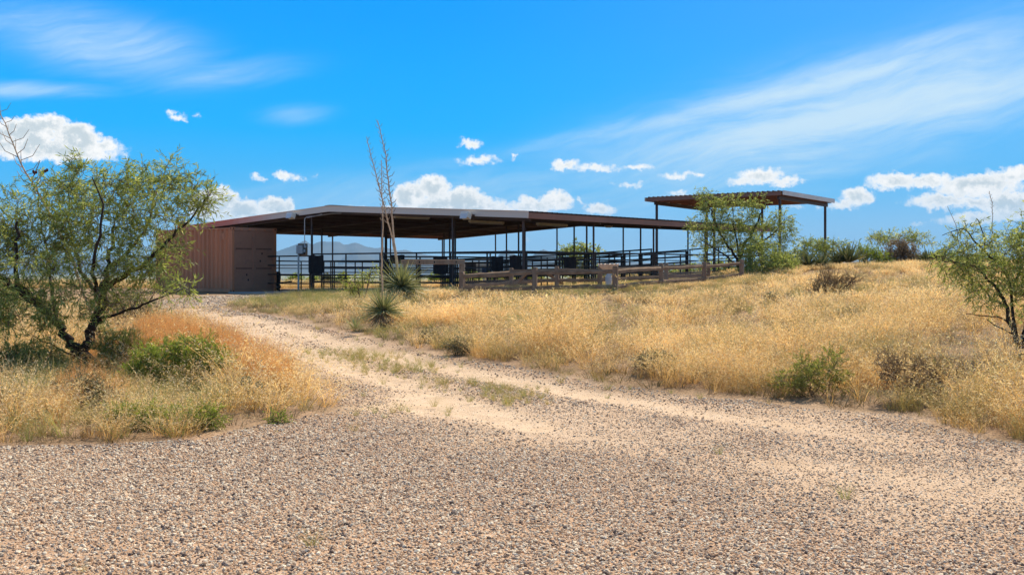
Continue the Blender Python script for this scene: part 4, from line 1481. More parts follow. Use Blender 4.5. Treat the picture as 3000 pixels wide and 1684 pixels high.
# the big mesquite on the left ------------------------------------------------
Z = 17.0
b_ = at(238, Z)
B0 = (238, 1082)
limbs = [
    (px3(Z, [(242, 1085), (245, 1040), (255, 995, .1), (285, 945, .2), (303, 895, .3), (308, 845, .3), (312, 790, .35), (328, 730, .4), (335, 660, .5)]), .10, .02),
    (px3(Z, [(228, 1085), (222, 1045), (205, 1000, -.1), (165, 950, -.25), (115, 895, -.4), (72, 850, -.5), (45, 800, -.5), (40, 740, -.6), (50, 650, -.7)]), .088, .018),
    (px3(Z, [(115, 895, -.4), (70, 862, -.5), (20, 822, -.6), (-30, 800, -.7), (-90, 770, -.8)]), .05, .022),
    (px3(Z, [(120, 880, -.4), (60, 865, 0), (-20, 862, .3), (-90, 850, .6)]), .028, .014),
    (px3(Z, [(306, 850, .3), (350, 815, .1), (400, 790, 0), (450, 745, -.1), (505, 690, -.2), (560, 640, -.2), (600, 585, -.3)]), .05, .009),
    (px3(Z, [(290, 935, .2), (340, 920, -.2), (400, 900, -.5), (470, 870, -.8), (545, 850, -1)]), .03, .007),
    (px3(Z, [(303, 890, .3), (270, 840, .6), (235, 790, .9), (215, 720, 1.0), (200, 640, 1.1), (205, 540, 1.1)]), .042, .009),
    (px3(Z, [(312, 790, .35), (370, 740, .7), (420, 680, .9), (450, 600, 1.1), (465, 540, 1.1)]), .036, .008),
    (px3(Z, [(300, 905, .3), (280, 850, -.3), (270, 780, -.8), (290, 690, -1.1), (300, 600, -1.2), (270, 520, -1.2)]), .038, .008),
    (px3(Z, [(165, 950, -.25), (160, 900, .2), (150, 830, .5), (140, 750, .8), (120, 650, .9), (110, 560, 1)]), .034, .008),
    (px3(Z, [(222, 1045), (190, 1030, -.4), (150, 1010, -.7), (100, 985, -1.0)]), .02, .006),
]
cl_ = [clump(Z, 250, 540, 75, 60, dz=.3), clump(Z, 160, 590, 95, 80, dz=.8), clump(Z, 345, 560, 55, 55, dz=-.4), clump(Z, 430, 560, 75, 55, dz=.6), clump(Z, 525, 545, 60, 40, dz=-.1),
       clump(Z, 560, 610, 55, 45, dz=-.3), clump(Z, 600, 590, 22, 38, 900, dz=-.3), clump(Z, 460, 650, 90, 60, dz=0), clump(Z, 300, 660, 110, 80, dz=0), clump(Z, 130, 700, 120, 85, dz=.2),
       clump(Z, 10, 640, 85, 90, dz=-.2, w=5200), clump(Z, -60, 720, 90, 120, dz=-.4, w=5500), clump(Z, 60, 790, 110, 70, dz=-.8, w=4200), clump(Z, 260, 790, 120, 60, dz=-.6, w=5200), clump(Z, 420, 760, 95, 60, dz=-.3),
       clump(Z, 520, 735, 40, 28, 900, dz=-.5), clump(Z, 455, 835, 60, 28, dz=-.8, w=900), clump(Z, 545, 850, 42, 20, 600, dz=-1), clump(Z, 370, 870, 80, 40, dz=-.5, w=1500), clump(Z, 200, 890, 110, 55, dz=-1, w=4200),
       clump(Z, 70, 920, 110, 60, dz=-1, w=4500), clump(Z, -50, 880, 80, 80, dz=-.8), clump(Z, 130, 990, 60, 40, dz=-.9, w=1200), clump(Z, 230, 480, 35, 25, 600, dz=.2), clump(Z, 350, 500, 16, 30, 200, dz=-.4), clump(Z, 420, 510, 22, 24, 260, dz=.3), clump(Z, 500, 500, 26, 22, 260)]
woody('mesquite_tree', 'large twisted mesquite with black twin trunks in front of the container', 'tree', b_, limbs, cl_, 980, 3, (BARK, BARKL, LEAF_MESQ), leaf=(0.100, 0.014), per_twig=10, twigs=4, twig_len=0.28, stem_r=0.006, droop=.08)

# mesquite at the right edge ---------------------------------------------------
Z = 15.0
b_ = at(2990, Z)
limbs = [
    (px3(Z, [(2985, 1020), (2965, 960), (2950, 900), (2925, 850), (2890, 810), (2850, 780), (2800, 770), (2750, 760)]), .036, .006),
    (px3(Z, [(2990, 1020), (2970, 930, .1), (2962, 860, .2), (2940, 790, .3), (2890, 740, .4), (2880, 690, .4), (2860, 640, .4)]), .028, .006),
    (px3(Z, [(2995, 1020), (3010, 940), (3040, 860), (3060, 780), (3090, 700)]), .036, .008),
    (px3(Z, [(2962, 860, .2), (2985, 800, .4), (2990, 740, .5), (2980, 680, .5)]), .022, .005),
    (px3(Z, [(2960, 950), (2930, 930), (2880, 925, -.2), (2830, 920, -.3)]), .014, .004),
    (px3(Z, [(2995, 1020), (2975, 985, -.3), (2930, 960, -.6), (2890, 935, -.8)]), .016, .005),
    (px3(Z, [(2950, 900), (2900, 870, .3), (2870, 830, .5), (2840, 800, .6)]), .018, .005),
    (px3(Z, [(2890, 740, .4), (2850, 700), (2820, 670), (2760, 690)]), .014, .004),
]
cl_ = [clump(Z, 2800, 760, 70, 40), clump(Z, 2860, 800, 90, 50), clump(Z, 2850, 700, 55, 45, w=1800), clump(Z, 2960, 730, 80, 60), clump(Z, 2970, 830, 80, 60), clump(Z, 2900, 880, 60, 40, w=1600),
       clump(Z, 3040, 760, 70, 120), clump(Z, 2860, 660, 22, 40, 260), clump(Z, 2930, 690, 30, 40, 500), clump(Z, 2985, 670, 24, 35, 400), clump(Z, 2780, 690, 14, 30, 160), clump(Z, 3050, 640, 50, 60, w=1500), clump(Z, 2830, 930, 60, 14, 250, dz=-.3), clump(Z, 3040, 900, 60, 60)]
woody('mesquite_tree', 'spreading low mesquite with a curved dark trunk at the right edge', 'tree', b_, limbs, cl_, 500, 5, (BARK, BARKL, LEAF_MESQ), leaf=(0.065, 0.011), per_twig=9, twigs=4, twig_len=0.20, stem_r=0.0045, tint_shift=.12)

# mesquite behind the far end of the rail fence ---------------------------------
Z = 43.0
b_ = at(2165, Z)
limbs = [
    (px3(Z, [(2165, 815), (2168, 770), (2180, 720), (2205, 680), (2225, 640), (2235, 600)]), .09, .02),
    (px3(Z, [(2168, 790), (2150, 745), (2120, 700), (2095, 650), (2080, 610), (2060, 580)]), .06, .015),
    (px3(Z, [(2160, 780), (2120, 745), (2080, 720), (2050, 700)]), .04, .012),
    (px3(Z, [(2170, 770), (2160, 720), (2150, 660), (2145, 600)]), .045, .012),
    (px3(Z, [(2180, 740), (2230, 710), (2270, 680), (2300, 640)]), .04, .012),
]
cl_ = [clump(Z, 2065, 580, 22, 28, 500), clump(Z, 2090, 610, 45, 25), clump(Z, 2150, 600, 50, 25), clump(Z, 2225, 595, 35, 22), clump(Z, 2060, 660, 45, 28), clump(Z, 2130, 665, 55, 38), clump(Z, 2210, 660, 60, 40), clump(Z, 2290, 660, 40, 42), clump(Z, 2310, 720, 30, 40, 900), clump(Z, 2080, 710, 50, 26), clump(Z, 2180, 720, 60, 30), clump(Z, 2060, 765, 16, 25, 250), clump(Z, 2250, 735, 50, 35), clump(Z, 2025, 655, 14, 14, 100)]
woody('mesquite_tree', 'bushy mesquite rising through the barn eave behind the last rail fence post', 'tree', b_, limbs, cl_, 520, 9, (BARK, BARKL, LEAF_MESQ), leaf=(0.11, 0.024), per_twig=9, twigs=4, twig_len=0.34, stem_r=0.009, tint_shift=.05)


def shrub(name, label, cat, px, Z, clumps, n, seed, mats, leaf, per, tw, tl, stem=0.006, group=None, shift=0.0, nst=7, bare=0.0, droop=.15, spread=1.0, rs=.02):
    b_ = at(px, Z)
    rng = np.random.default_rng(seed + 100)
    tops = [np.array(c[0]) for c in clumps]
    limbs = []
    for i in range(nst):
        tt = tops[i % len(tops)] + rng.normal(0, .25, 3) * np.array(clumps[i % len(tops)][1])
        bb = np.array(b_) + np.append(rng.normal(0, .06, 2), -.05)
        mid = (bb * .55 + tt * .45) + np.append((tt - bb)[:2] * .12, -.02)
        limbs.append(([bb, mid, tt], rs, stem))
    return woody(name, label, cat, b_, limbs, clumps, n, seed, mats, leaf=leaf, per_twig=per, twigs=tw, twig_len=tl, stem_r=stem, group=group, tint_shift=shift, bare=bare, droop=droop)


def GZ(px, py): return float(pix_ground([(px, py)])[0][1])


GM = (BARKL, BARKL, LEAF_MESQ); GB = (BARKL, BARKL, LEAF_BRIGHT); GG = (BARKL, BARKL, LEAF_GREY); GBR = (BARKL, BARKL, LEAF_BROWN)
Z = 41.5
shrub('desert_shrub', 'dense green shrub low beside the mesquite at the end of the rail fence', 'shrub', 2235, Z, [clump(Z, 2230, 750, 60, 55), clump(Z, 2290, 785, 45, 35), clump(Z, 2200, 790, 35, 25)], 230, 21, GM, (.10, .026), 9, 4, .26)
Z = 33.5
shrub('mesquite_sapling', 'pale green mesquite sapling standing left of the big yucca', 'tree', 1060, Z, [clump(Z, 1055, 815, 38, 22), clump(Z, 1025, 835, 28, 22), clump(Z, 1085, 800, 28, 18), clump(Z, 1040, 850, 26, 14)], 75, 22, GB, (.08, .015), 7, 3, .25, shift=.3, stem=.008)
Z = 24
shrub('broom_shrub', 'grey bare stemmed broom shrub behind the trunk of the large mesquite', 'shrub', 395, Z, [clump(Z, 370, 905, 60, 35), clump(Z, 430, 915, 45, 28), clump(Z, 320, 900, 40, 30)], 330, 23, GG, (.07, .008), 7, 3, .3, droop=-.5, nst=14)
Z = GZ(2430, 868)
shrub('dead_shrub', 'dark brown dead shrub standing in the golden grass on the slope', 'shrub', 2425, Z, [clump(Z, 2420, 830, 34, 28), clump(Z, 2460, 835, 45, 18), clump(Z, 2395, 855, 26, 18), clump(Z, 2500, 820, 24, 12, 200)], 330, 24, GBR, (.06, .008), 7, 3, .28, droop=-.5, nst=16, bare=.2)
# skyline row at the crest
sky = [
    (2375, 45, [(2380, 735, 60, 30), (2330, 760, 40, 25), (2440, 720, 45, 18)], 200, GM, 'wispy green mesquite around the right post of the tall shade roof', .0, 31),
    (2545, 45, [(2540, 748, 34, 20), (2575, 757, 34, 13), (2520, 733, 14, 18)], 120, GB, 'rounded light green shrub on the crest right of the sword yucca', .0, 32),
    (2640, 45.5, [(2630, 735, 30, 36), (2660, 742, 30, 26), (2600, 755, 22, 18), (2695, 758, 26, 14)], 240, GBR, 'dark brown twiggy shrub on the crest under a wispy mesquite', .1, 33),
    (2630, 48, [(2630, 690, 80, 16), (2570, 705, 40, 16), (2700, 705, 40, 14)], 110, GM, 'wispy mesquite top spreading over the brown crest shrub', .1, 34),
    (2825, 44, [(2830, 765, 40, 12), (2900, 760, 50, 16)], 110, GM, 'low green shrub on the crest behind the right edge mesquite', 0, 35),
    (2300, 44, [(2300, 775, 40, 22)], 120, GM, 'short grey green shrub where the rail fence slope meets the crest', .1, 36),
    (2760, 45, [(2765, 752, 30, 12)], 80, GM, 'small dark green shrub on the crest left of the right edge mesquite', -.1, 37),
]
for px, Z, cs, n, mt, lab, shf, sd_ in sky:
    shrub('crest_shrub', lab, 'shrub', px, Z, [clump(Z, *c) for c in cs], n, sd_, mt, (.10, .024), 8, 4, .28, group='shrubs along the crest of the slope', shift=shf, stem=.008)
# shrubs in the golden field
fld = [
    (2390, GZ(2400, 1160), [(2400, 1105, 95, 42), (2320, 1120, 60, 34), (2440, 1060, 34, 40, 900), (2365, 1065, 26, 36, 600)], 150, (BARKL, BARKL, LEAF_GREEN2), 'leafy green shrub in dry grass at the lower edge of the slope', (.05, .008), 41),
    (2660, GZ(2660, 1178), [(2665, 1100, 75, 55), (2720, 1130, 60, 36), (2600, 1070, 30, 50), (2740, 1095, 24, 44, 900)], 260, GBR, 'brown and grey twiggy shrub right of the leafy green one', (.028, .006), 42),
    (1905, GZ(1925, 1096), [(1915, 1060, 55, 28), (1960, 1075, 34, 22)], 240, GG, 'low grey green shrub at the road edge of the golden field', (.03, .009), 43),
    (2490, GZ(2490, 940), [(2500, 920, 45, 16)], 90, GG, 'small grey shrub in the middle of the golden slope', (.04, .009), 44),
    (2260, GZ(2260, 888), [(2262, 872, 30, 10)], 34, GG, 'tiny grey green bush halfway up the golden slope', (.05, .010), 45),
    (1260, GZ(1260, 1002), [(1262, 985, 30, 14)], 110, GG, 'small olive bush at the road edge right of the small yucca', (.03, .008), 46),
    (1345, GZ(1345, 1040), [(1345, 1015, 42, 20)], 130, GG, 'second olive bush along the road edge right of the small yucca', (.03, .008), 47),
    (1520, GZ(1520, 955), [(1520, 940, 40, 14)], 90, GM, 'low green bush in the grass below the middle of the rail fence', (.04, .012), 48),
    (2240, 33, [(2460, 990, 40, 18)], 10, GM, 'x', (.04, .012), 49),
]
for px, Z, cs, n, mt, lab, lf, sd_ in fld[:-1]:
    shrub('field_shrub', lab, 'shrub', px, Z, [clump(Z, *c) for c in cs], n, sd_, mt, lf, 10, 4, .11, group='small shrubs in the golden grass', stem=.004, droop=-.1, nst=10, rs=.008)
# left clump shrubs
lft = [
    (545, 14.0, [(470, 1050, 85, 42), (560, 1030, 80, 36), (620, 1065, 60, 40), (430, 1100, 70, 36), (530, 1110, 90, 32)], 420, 'feathery bright green shrub filling the middle of the left grass clump', LEAF_BRIGHT, 51, (.06, .007)),
    (470, 10.6, [(430, 1235, 60, 32), (520, 1240, 60, 30), (600, 1230, 45, 30), (360, 1225, 40, 30)], 430, 'low bright green shrub along the gravel edge of the left clump', LEAF_BRIGHT, 52, (.045, .006)),
    (812, 11.1, [(812, 1235, 24, 17)], 110, 'small vivid green plant alone at the gravel edge', LEAF_BRIGHT, 53, (.022, .008)),
    (250, 12.2, [(235, 1150, 75, 40), (200, 1190, 50, 35), (300, 1170, 40, 35)], 420, 'blue grey sage shrub under the orange grass in the left clump', LEAF_GREY, 54, (.03, .007)),
    (100, 15.5, [(90, 1050, 90, 45), (20, 1080, 60, 50), (160, 1090, 50, 40)], 230, 'green shrub at the foot of the large mesquite', LEAF_GREEN2, 55, (.07, .008)),
    (330, 16.0, [(330, 1020, 45, 40), (390, 1010, 45, 30)], 110, 'olive shrub just right of the large mesquite trunks', LEAF_GREEN2, 56, (.07, .008)),
    (30, 11.4, [(20, 1190, 60, 30), (110, 1215, 40, 25)], 240, 'olive green shrub at the lower left edge', LEAF_GREY, 57, (.03, .008)),
]
for px, Z, cs, n, lab, lm, sd_, lf in lft:
    shrub('clump_shrub', lab, 'shrub', px, Z, [clump(Z, *c) for c in cs], n, sd_, (BARKL, BARKL, lm), lf, 11, 5, .13, group='shrubs in the left grass clump', stem=.004, droop=-.15, nst=14, rs=.008)
# far trees and bushes behind the barn
far = [
    (866, 92, [(866, 820, 12, 9), (858, 828, 10, 7)], LEAF_BRIGHT, 'round green tree far behind the pens beside the electrical post'),
    (922, 92, [(922, 824, 12, 8)], LEAF_MESQ, 'dark green conifer like tree far behind the pens, second from the container'),
    (957, 84, [(957, 823, 8, 10)], LEAF_GREY, 'small grey green tree seen left of a barn post behind the pens'),
    (1000, 80, [(1000, 822, 10, 11)], LEAF_MESQ, 'small tree seen behind the pens left of the pale sapling'),
    (1290, 74, [(1290, 822, 26, 14)], LEAF_BRIGHT, 'bright green bush seen under the rail behind the timber beam'),
    (1390, 76, [(1380, 822, 40, 14)], LEAF_MESQ, 'green bush behind the left bay of the rail fence'),
    (1470, 76, [(1470, 820, 40, 15)], LEAF_BRIGHT, 'bush behind the second post of the back rail fence'),
    (1560, 76, [(1560, 815, 45, 16)], LEAF_MESQ, 'green bush beyond the pens behind the garden gate'),
    (1695, 74, [(1690, 745, 34, 30), (1735, 735, 16, 18), (1660, 745, 20, 22), (1690, 800, 50, 28)], LEAF_MESQ, 'mesquite showing above the rails between two barn posts'),
    (1790, 80, [(1790, 808, 60, 15)], LEAF_GREY, 'dusty green bush beyond the pens behind the bird bath'),
    (1900, 82, [(1900, 802, 60, 14)], LEAF_GREY, 'dusty green bush beyond the pens right of the bird bath'),
    (2010, 82, [(2010, 795, 55, 14)], LEAF_MESQ, 'green bush beyond the pens behind the fourth front fence post'),
    (2110, 80, [(2110, 785, 50, 18)], LEAF_MESQ, 'green bush beyond the pens left of the end mesquite'),
]
for i, (px, Z, cs, lm, lab) in enumerate(far):
    big = len(cs) > 2
    shrub('far_tree', lab, 'tree', px, Z, [clump(Z, *c) for c in cs], 110 if big else 60, 70 + i, (BARKL, BARKL, lm), (.22, .07), 8, 4, .5, group='trees and bushes far behind the barn', stem=.015, nst=6, rs=.05)

# dry weeds on the far left and trees hidden behind the big mesquite
Z = 30
shrub('far_shrub', 'green shrub at the left edge behind the large mesquite', 'shrub', -40, Z, [clump(Z, -20, 880, 90, 45), clump(Z, 70, 900, 60, 25)], 220, 95, GM, (.09, .022), 9, 4, .3, stem=.008)


# ------------------------------------------------------------------ yuccas
def blades(base, n, L, W, rng, zmin=-0.35, zmax=1.0, curve_=0.10, segs=3, top_bias=0.0, r_core=0.05, tint=0.45):
    base = np.array(base, float)
    u = rng.uniform(zmin, zmax, n) ** 1
    th = rng.uniform(0, 2 * np.pi, n)
    cz = u; cr = np.sqrt(np.clip(1 - cz * cz, 0, 1))
    d = np.stack([cr * np.cos(th), cr * np.sin(th), cz], -1)
    Ls = L * rng.uniform(.62, 1.10, n) * (1 + .12 * np.sin(th * 2 + 1.0) + .08 * np.sin(th * 5))
    side = np.cross(d, np.array([0, 0, 1.0])); side /= np.linalg.norm(side, axis=1, keepdims=True) + 1e-9
    roll = rng.uniform(-.8, .8, n)[:, None]
    nrm = np.cross(side, d)
    side = side * np.cos(roll) + nrm * np.sin(roll)
    rows = []
    for k in range(segs + 1):
        q = k / segs
        p = base + d * (r_core + Ls[:, None] * q)
        p[:, 2] -= curve_ * Ls * q * q * (1.2 - np.abs(u)) * rng.uniform(.3, 1.3, n)
        w = W * (1 - q ** 2.2) * 0.5 + 0.0008
        rows.append(np.stack([p - side * w, p + side * w], 1))
    R = np.stack(rows, 1)      # n, segs+1, 2, 3
    V = R.reshape(-1, 3)
    idx = np.arange(n * (segs + 1) * 2).reshape(n, segs + 1, 2)
    Q = np.stack([idx[:, :-1, 0], idx[:, :-1, 1], idx[:, 1:, 1], idx[:, 1:, 0]], -1).reshape(-1, 4)
    T = np.repeat(np.clip(rng.normal(tint, .22, n), 0, 1), segs)
    return V, Q, T


def stalk(mbase, pts, r0, r1, n_br, q0, blen, mat, parent, seed, brmat=None, origin=None):
    rng = np.random.default_rng(seed)
    pts = np.array([np.array(p) for p in pts])
    o = np.array(origin)
    # densify
    k = 26
    seglen = np.append(0, np.cumsum(np.linalg.norm(np.diff(pts, axis=0), axis=1)))
    tt = np.linspace(0, seglen[-1], k)
    f = np.stack([np.interp(tt, seglen, pts[:, i]) for i in range(3)], -1)
    f[1:-1] = (f[:-2] + 2 * f[1:-1] + f[2:]) / 4
    f[1:-1] += rng.normal(0, r0 * .25, (k - 2, 3))
    rad = np.linspace(r0, r1, k)
    V, Q = tube_batch([(f - o, rad)])
    st = mesh_obj('flower_stalk', V, Q, mat, parent, smooth=True)
    br = []
    for i in range(n_br):
        q = q0 + (0.985 - q0) * i / max(1, n_br - 1)
        p = np.array([np.interp(q * (k - 1), np.arange(k), f[:, c]) for c in range(3)])
        th = i * 2.4 + rng.uniform(-.4, .4)
        L = blen * (1 - 0.55 * (q - q0) / (1 - q0)) * rng.uniform(.6, 1.2) * (0.5 + min(1, (q - q0) * 6) * .5)
        out = np.array([math.cos(th), math.sin(th), 0])
        a = p + out * L * .55 + np.array([0, 0, L * .25]); b = p + out * L * .85 + np.array([0, 0, L * .75])
        rr = r1 * 1.25 + (r0 - r1) * (1 - q) * .5
        br.append((np.array([p, a, b]) - o, np.array([rr * .75, rr * .6, rr * .35])))
    V, Q = tube_batch(br)
    mesh_obj('branchlets', V, Q, brmat or mat, st)
    return st


def yucca(name, label, px, Z, cy, Rpx, n, seed, W, stalks=(), skirt=0, trunk=True, zmin=-.45, group=None, mat_=None, curve_=.12, cat='yucca'):
    rng = np.random.default_rng(seed)
    g0 = at(px, Z)
    c = np.array(P3(px, cy, Z))
    L = Rpx / F * Z
    t = empty(name, g0, label, cat, group)
    o = np.array(g0)
    V, Q, T = blades(c, n, L, W, rng, zmin=zmin, curve_=curve_)
    mesh_obj('leaves', V - o, Q, mat_ or YUC, t, tint=T)
    if skirt:
        V, Q, T = blades(c - np.array([0, 0, .03]), skirt, L * .75, W, rng, zmin=-1.0, zmax=-.45, curve_=.1)
        V[:, 2] = np.maximum(V[:, 2], o[2] + .01)
        mesh_obj('dead_leaves', V - o, Q, YUCD, t, tint=T)
    if trunk:
        mb = MB(g0); mb.tube([g0 - Vector((0, 0, .05)), Vector(c) - Vector((0, 0, .0))], [L * .13, L * .11], 10); mb.build('trunk', STALKD, t)
    for i, (pts, r0, r1, nb, q0, bl) in enumerate(stalks):
        stalk(g0, pts, r0, r1, nb, q0, bl, STALK, t, seed * 7 + i, STALKD, origin=o)
    return t


Z = 31.5
s2 = [P3(1168, 850, Z), P3(1164, 786, Z), P3(1152.6, 710, Z), P3(1136, 645, Z), P3(1122, 589.5, Z), P3(1108.5, 534, Z), P3(1090, 469, Z), P3(1081, 432, Z), P3(1074, 400, Z)]
s3 = [P3(1172, 850, Z), P3(1163, 775, Z), P3(1152.6, 691, Z), P3(1147, 608, Z), P3(1141, 552, Z), P3(1134, 501.5, Z), P3(1127, 441, Z), P3(1115.5, 390, Z), P3(1106, 353, Z)]
yucca('soaptree_yucca', 'big round spiky yucca with two tall dry leaning flower stalks', 1176, Z, 840, 88, 620, 1, 0.030, stalks=((s2, .032, .008, 46, .42, .26), (s3, .036, .009, 50, .42, .28)), skirt=120, zmin=-.62)
Z = 23.5
s1 = [P3(1122, 925, Z), P3(1121.5, 881, Z), P3(1119, 810, Z), P3(1118, 747, Z), P3(1120.5, 690, Z), P3(1121.5, 631, Z), P3(1120, 585, Z), P3(1119, 538.5, Z), P3(1117, 469, Z)]
yucca('soaptree_yucca', 'smaller spiky yucca by the road with one straight dry flower stalk', 1122, Z, 910, 76, 380, 2, 0.020, stalks=((s1, .022, .006, 36, .60, .17),), skirt=170, zmin=-.35)
yucca('soaptree_yucca', 'small young yucca tuft at the road edge left of the other two', 1040, 22.0, 965, 42, 90, 4, 0.009, trunk=False, zmin=.1)
yucca('soaptree_yucca', 'tiny yucca tuft in the golden grass right of the small yucca', 1310, 31, 912, 26, 60, 6, 0.011, trunk=False, zmin=.1)
Z = 20.0
sl = [P3(296, 1010, Z), P3(290, 985, Z), P3(262, 900, Z), P3(238, 840, Z), P3(215, 770, Z), P3(182, 700, Z), P3(150, 630, Z), P3(110, 565, Z), P3(78, 510, Z), P3(52, 450, Z), P3(28, 400, Z), P3(14, 360, Z), P3(0, 325, Z), P3(-8, 308, Z)]
yl = yucca('soaptree_yucca', 'yucca with a brown dead leaf skirt behind the large mesquite, its bare stalk leaning left', 296, Z, 975, 62, 190, 8, 0.016, stalks=((sl, .034, .007, 26, .60, .50),), skirt=260, zmin=-.2)
for (dx, dy) in ((-6, 0), (8, -3), (14, 2)):
    for bp in ((100, 497), (135, 497)):
        pass
o3 = np.array(yl.location)
for k, (px, py) in enumerate(((98, 503), (106, 505), (101, 507), (122, 506), (128, 503), (133, 502), (138, 499), (126, 508))):
    c = P3(px, py, Z)
    mb = MB(yl.location); mb.lathe(c - Vector((0, 0, .03)), [(.006, 0), (.022, .015), (.026, .035), (.018, .055), (.006, .065)], 8); mb.build('seed_pod', PODM, yl, smooth=True)
mb = MB(yl.location); mb.tube([P3(92, 545, Z), P3(96, 520, Z), P3(110, 490, Z), P3(117, 470, Z)], .008, 4); mb.tube([P3(78, 512, Z), P3(100, 507, Z)], .006, 4); mb.tube([P3(100, 540, Z), P3(132, 503, Z)], .006, 4); mb.build('side_twig', STALKD, yl)

# dead stalk behind the right mesquite
Z = 26
g0 = at(2905, Z)
t = empty('dry_flower_stalk', g0, 'thin bare flower stalk standing up behind the right edge mesquite', 'plant stalk')
stalk(g0, [g0, P3(2907, 760, Z), P3(2907, 680, Z), P3(2908, 620, Z), P3(2905, 590, Z), P3(2898, 560, Z)], .014, .005, 16, .78, .10, STALKD, t, 77, origin=np.array(g0))
Z = 15.2
g0 = at(2820, Z)
t = empty('dry_flower_stalk', g0, 'thin bent bare twig rising left of the right edge mesquite crown', 'plant stalk')
stalk(g0, [P3(2812, 720, Z), P3(2806, 700, Z), P3(2803, 665, Z), P3(2790, 635, Z), P3(2776, 605, Z)], .006, .003, 8, .3, .05, STALKD, t, 78, origin=np.array(g0))

# sword yuccas on the crest
sw = [(2485, 44, 757, 52, 170, 'dark sword leaved yucca standing on the crest, the largest of its row', 61),
      (2452, 44, 762, 40, 80, 'sword leaved yucca on the crest just left of the largest one', 62),
      (2405, 43, 768, 40, 80, 'pale sword leaved yucca on the crest below the right shade roof post', 63),
      (2365, 43, 766, 40, 80, 'pale sword leaved yucca on the crest left of the right shade roof post', 64),
      (2715, 44, 758, 34, 100, 'short dark sword leaved yucca on the crest right of the brown shrub', 65),
      (2755, 44, 757, 32, 90, 'short dark sword leaved yucca, rightmost of the crest row', 66)]
for px, Z, cy, R, n, lab, sd_ in sw:
    yucca('sword_yucca', lab, px, Z, cy + 12, R * 1.15, n, sd_, 0.075, trunk=False, zmin=.30, group='sword leaved yuccas along the crest', mat_=SWORD, curve_=.03)

# ocotillo at the left edge
g0 = at(2, 19.0)
t = empty('ocotillo', g0, 'yellow green ocotillo wands just inside the left edge', 'cactus')
OC = material('ocotillo_stem', (0.16, 0.22, 0.05), 0.8, color2=(0.28, 0.30, 0.08), vscale=20)
rg2 = random.Random(4)
for k in range(7):
    mb = MB(g0); top_ = P3(-18 + k * 7, 905 - rg2.random() * 40, 19 + rg2.uniform(-.3, .3))
    mb.tube([g0, g0.lerp(top_, .4) + Vector(((k - 3) * .03, 0, 0)), top_], [.022, .02, .008], 6); mb.build('stem', OC, t)

# prickly pear
g0 = at(728, 12.7)
t = empty('prickly_pear', g0, 'two round prickly pear pads half hidden in the left grass clump', 'cactus')
for (px, py, r) in ((722, 1122, 22), (757, 1133, 17), (740, 1150, 20)):
    c = P3(px, py, 12.7); rr = r / F * 12.7
    mb = MB(g0)
    n = 16
    vs = []; fs = []
    prof = [(0, -1), (.55, -.8), (.92, -.3), (1, .15), (.8, .7), (.4, .95), (0.02, 1)]
    for (w, h) in prof:
        for k in range(12):
            th = k / 12 * 2 * math.pi
            vs.append(c + Vector((math.cos(th) * w * rr * .88, math.sin(th) * w * rr * .22, h * rr)))
    for i in range(len(prof) - 1):
        for k in range(12): fs.append((i * 12 + k, i * 12 + (k + 1) % 12, (i + 1) * 12 + (k + 1) % 12, (i + 1) * 12 + k))
    mb.add(vs, fs); mb.build('pad', CACT, t, smooth=True)

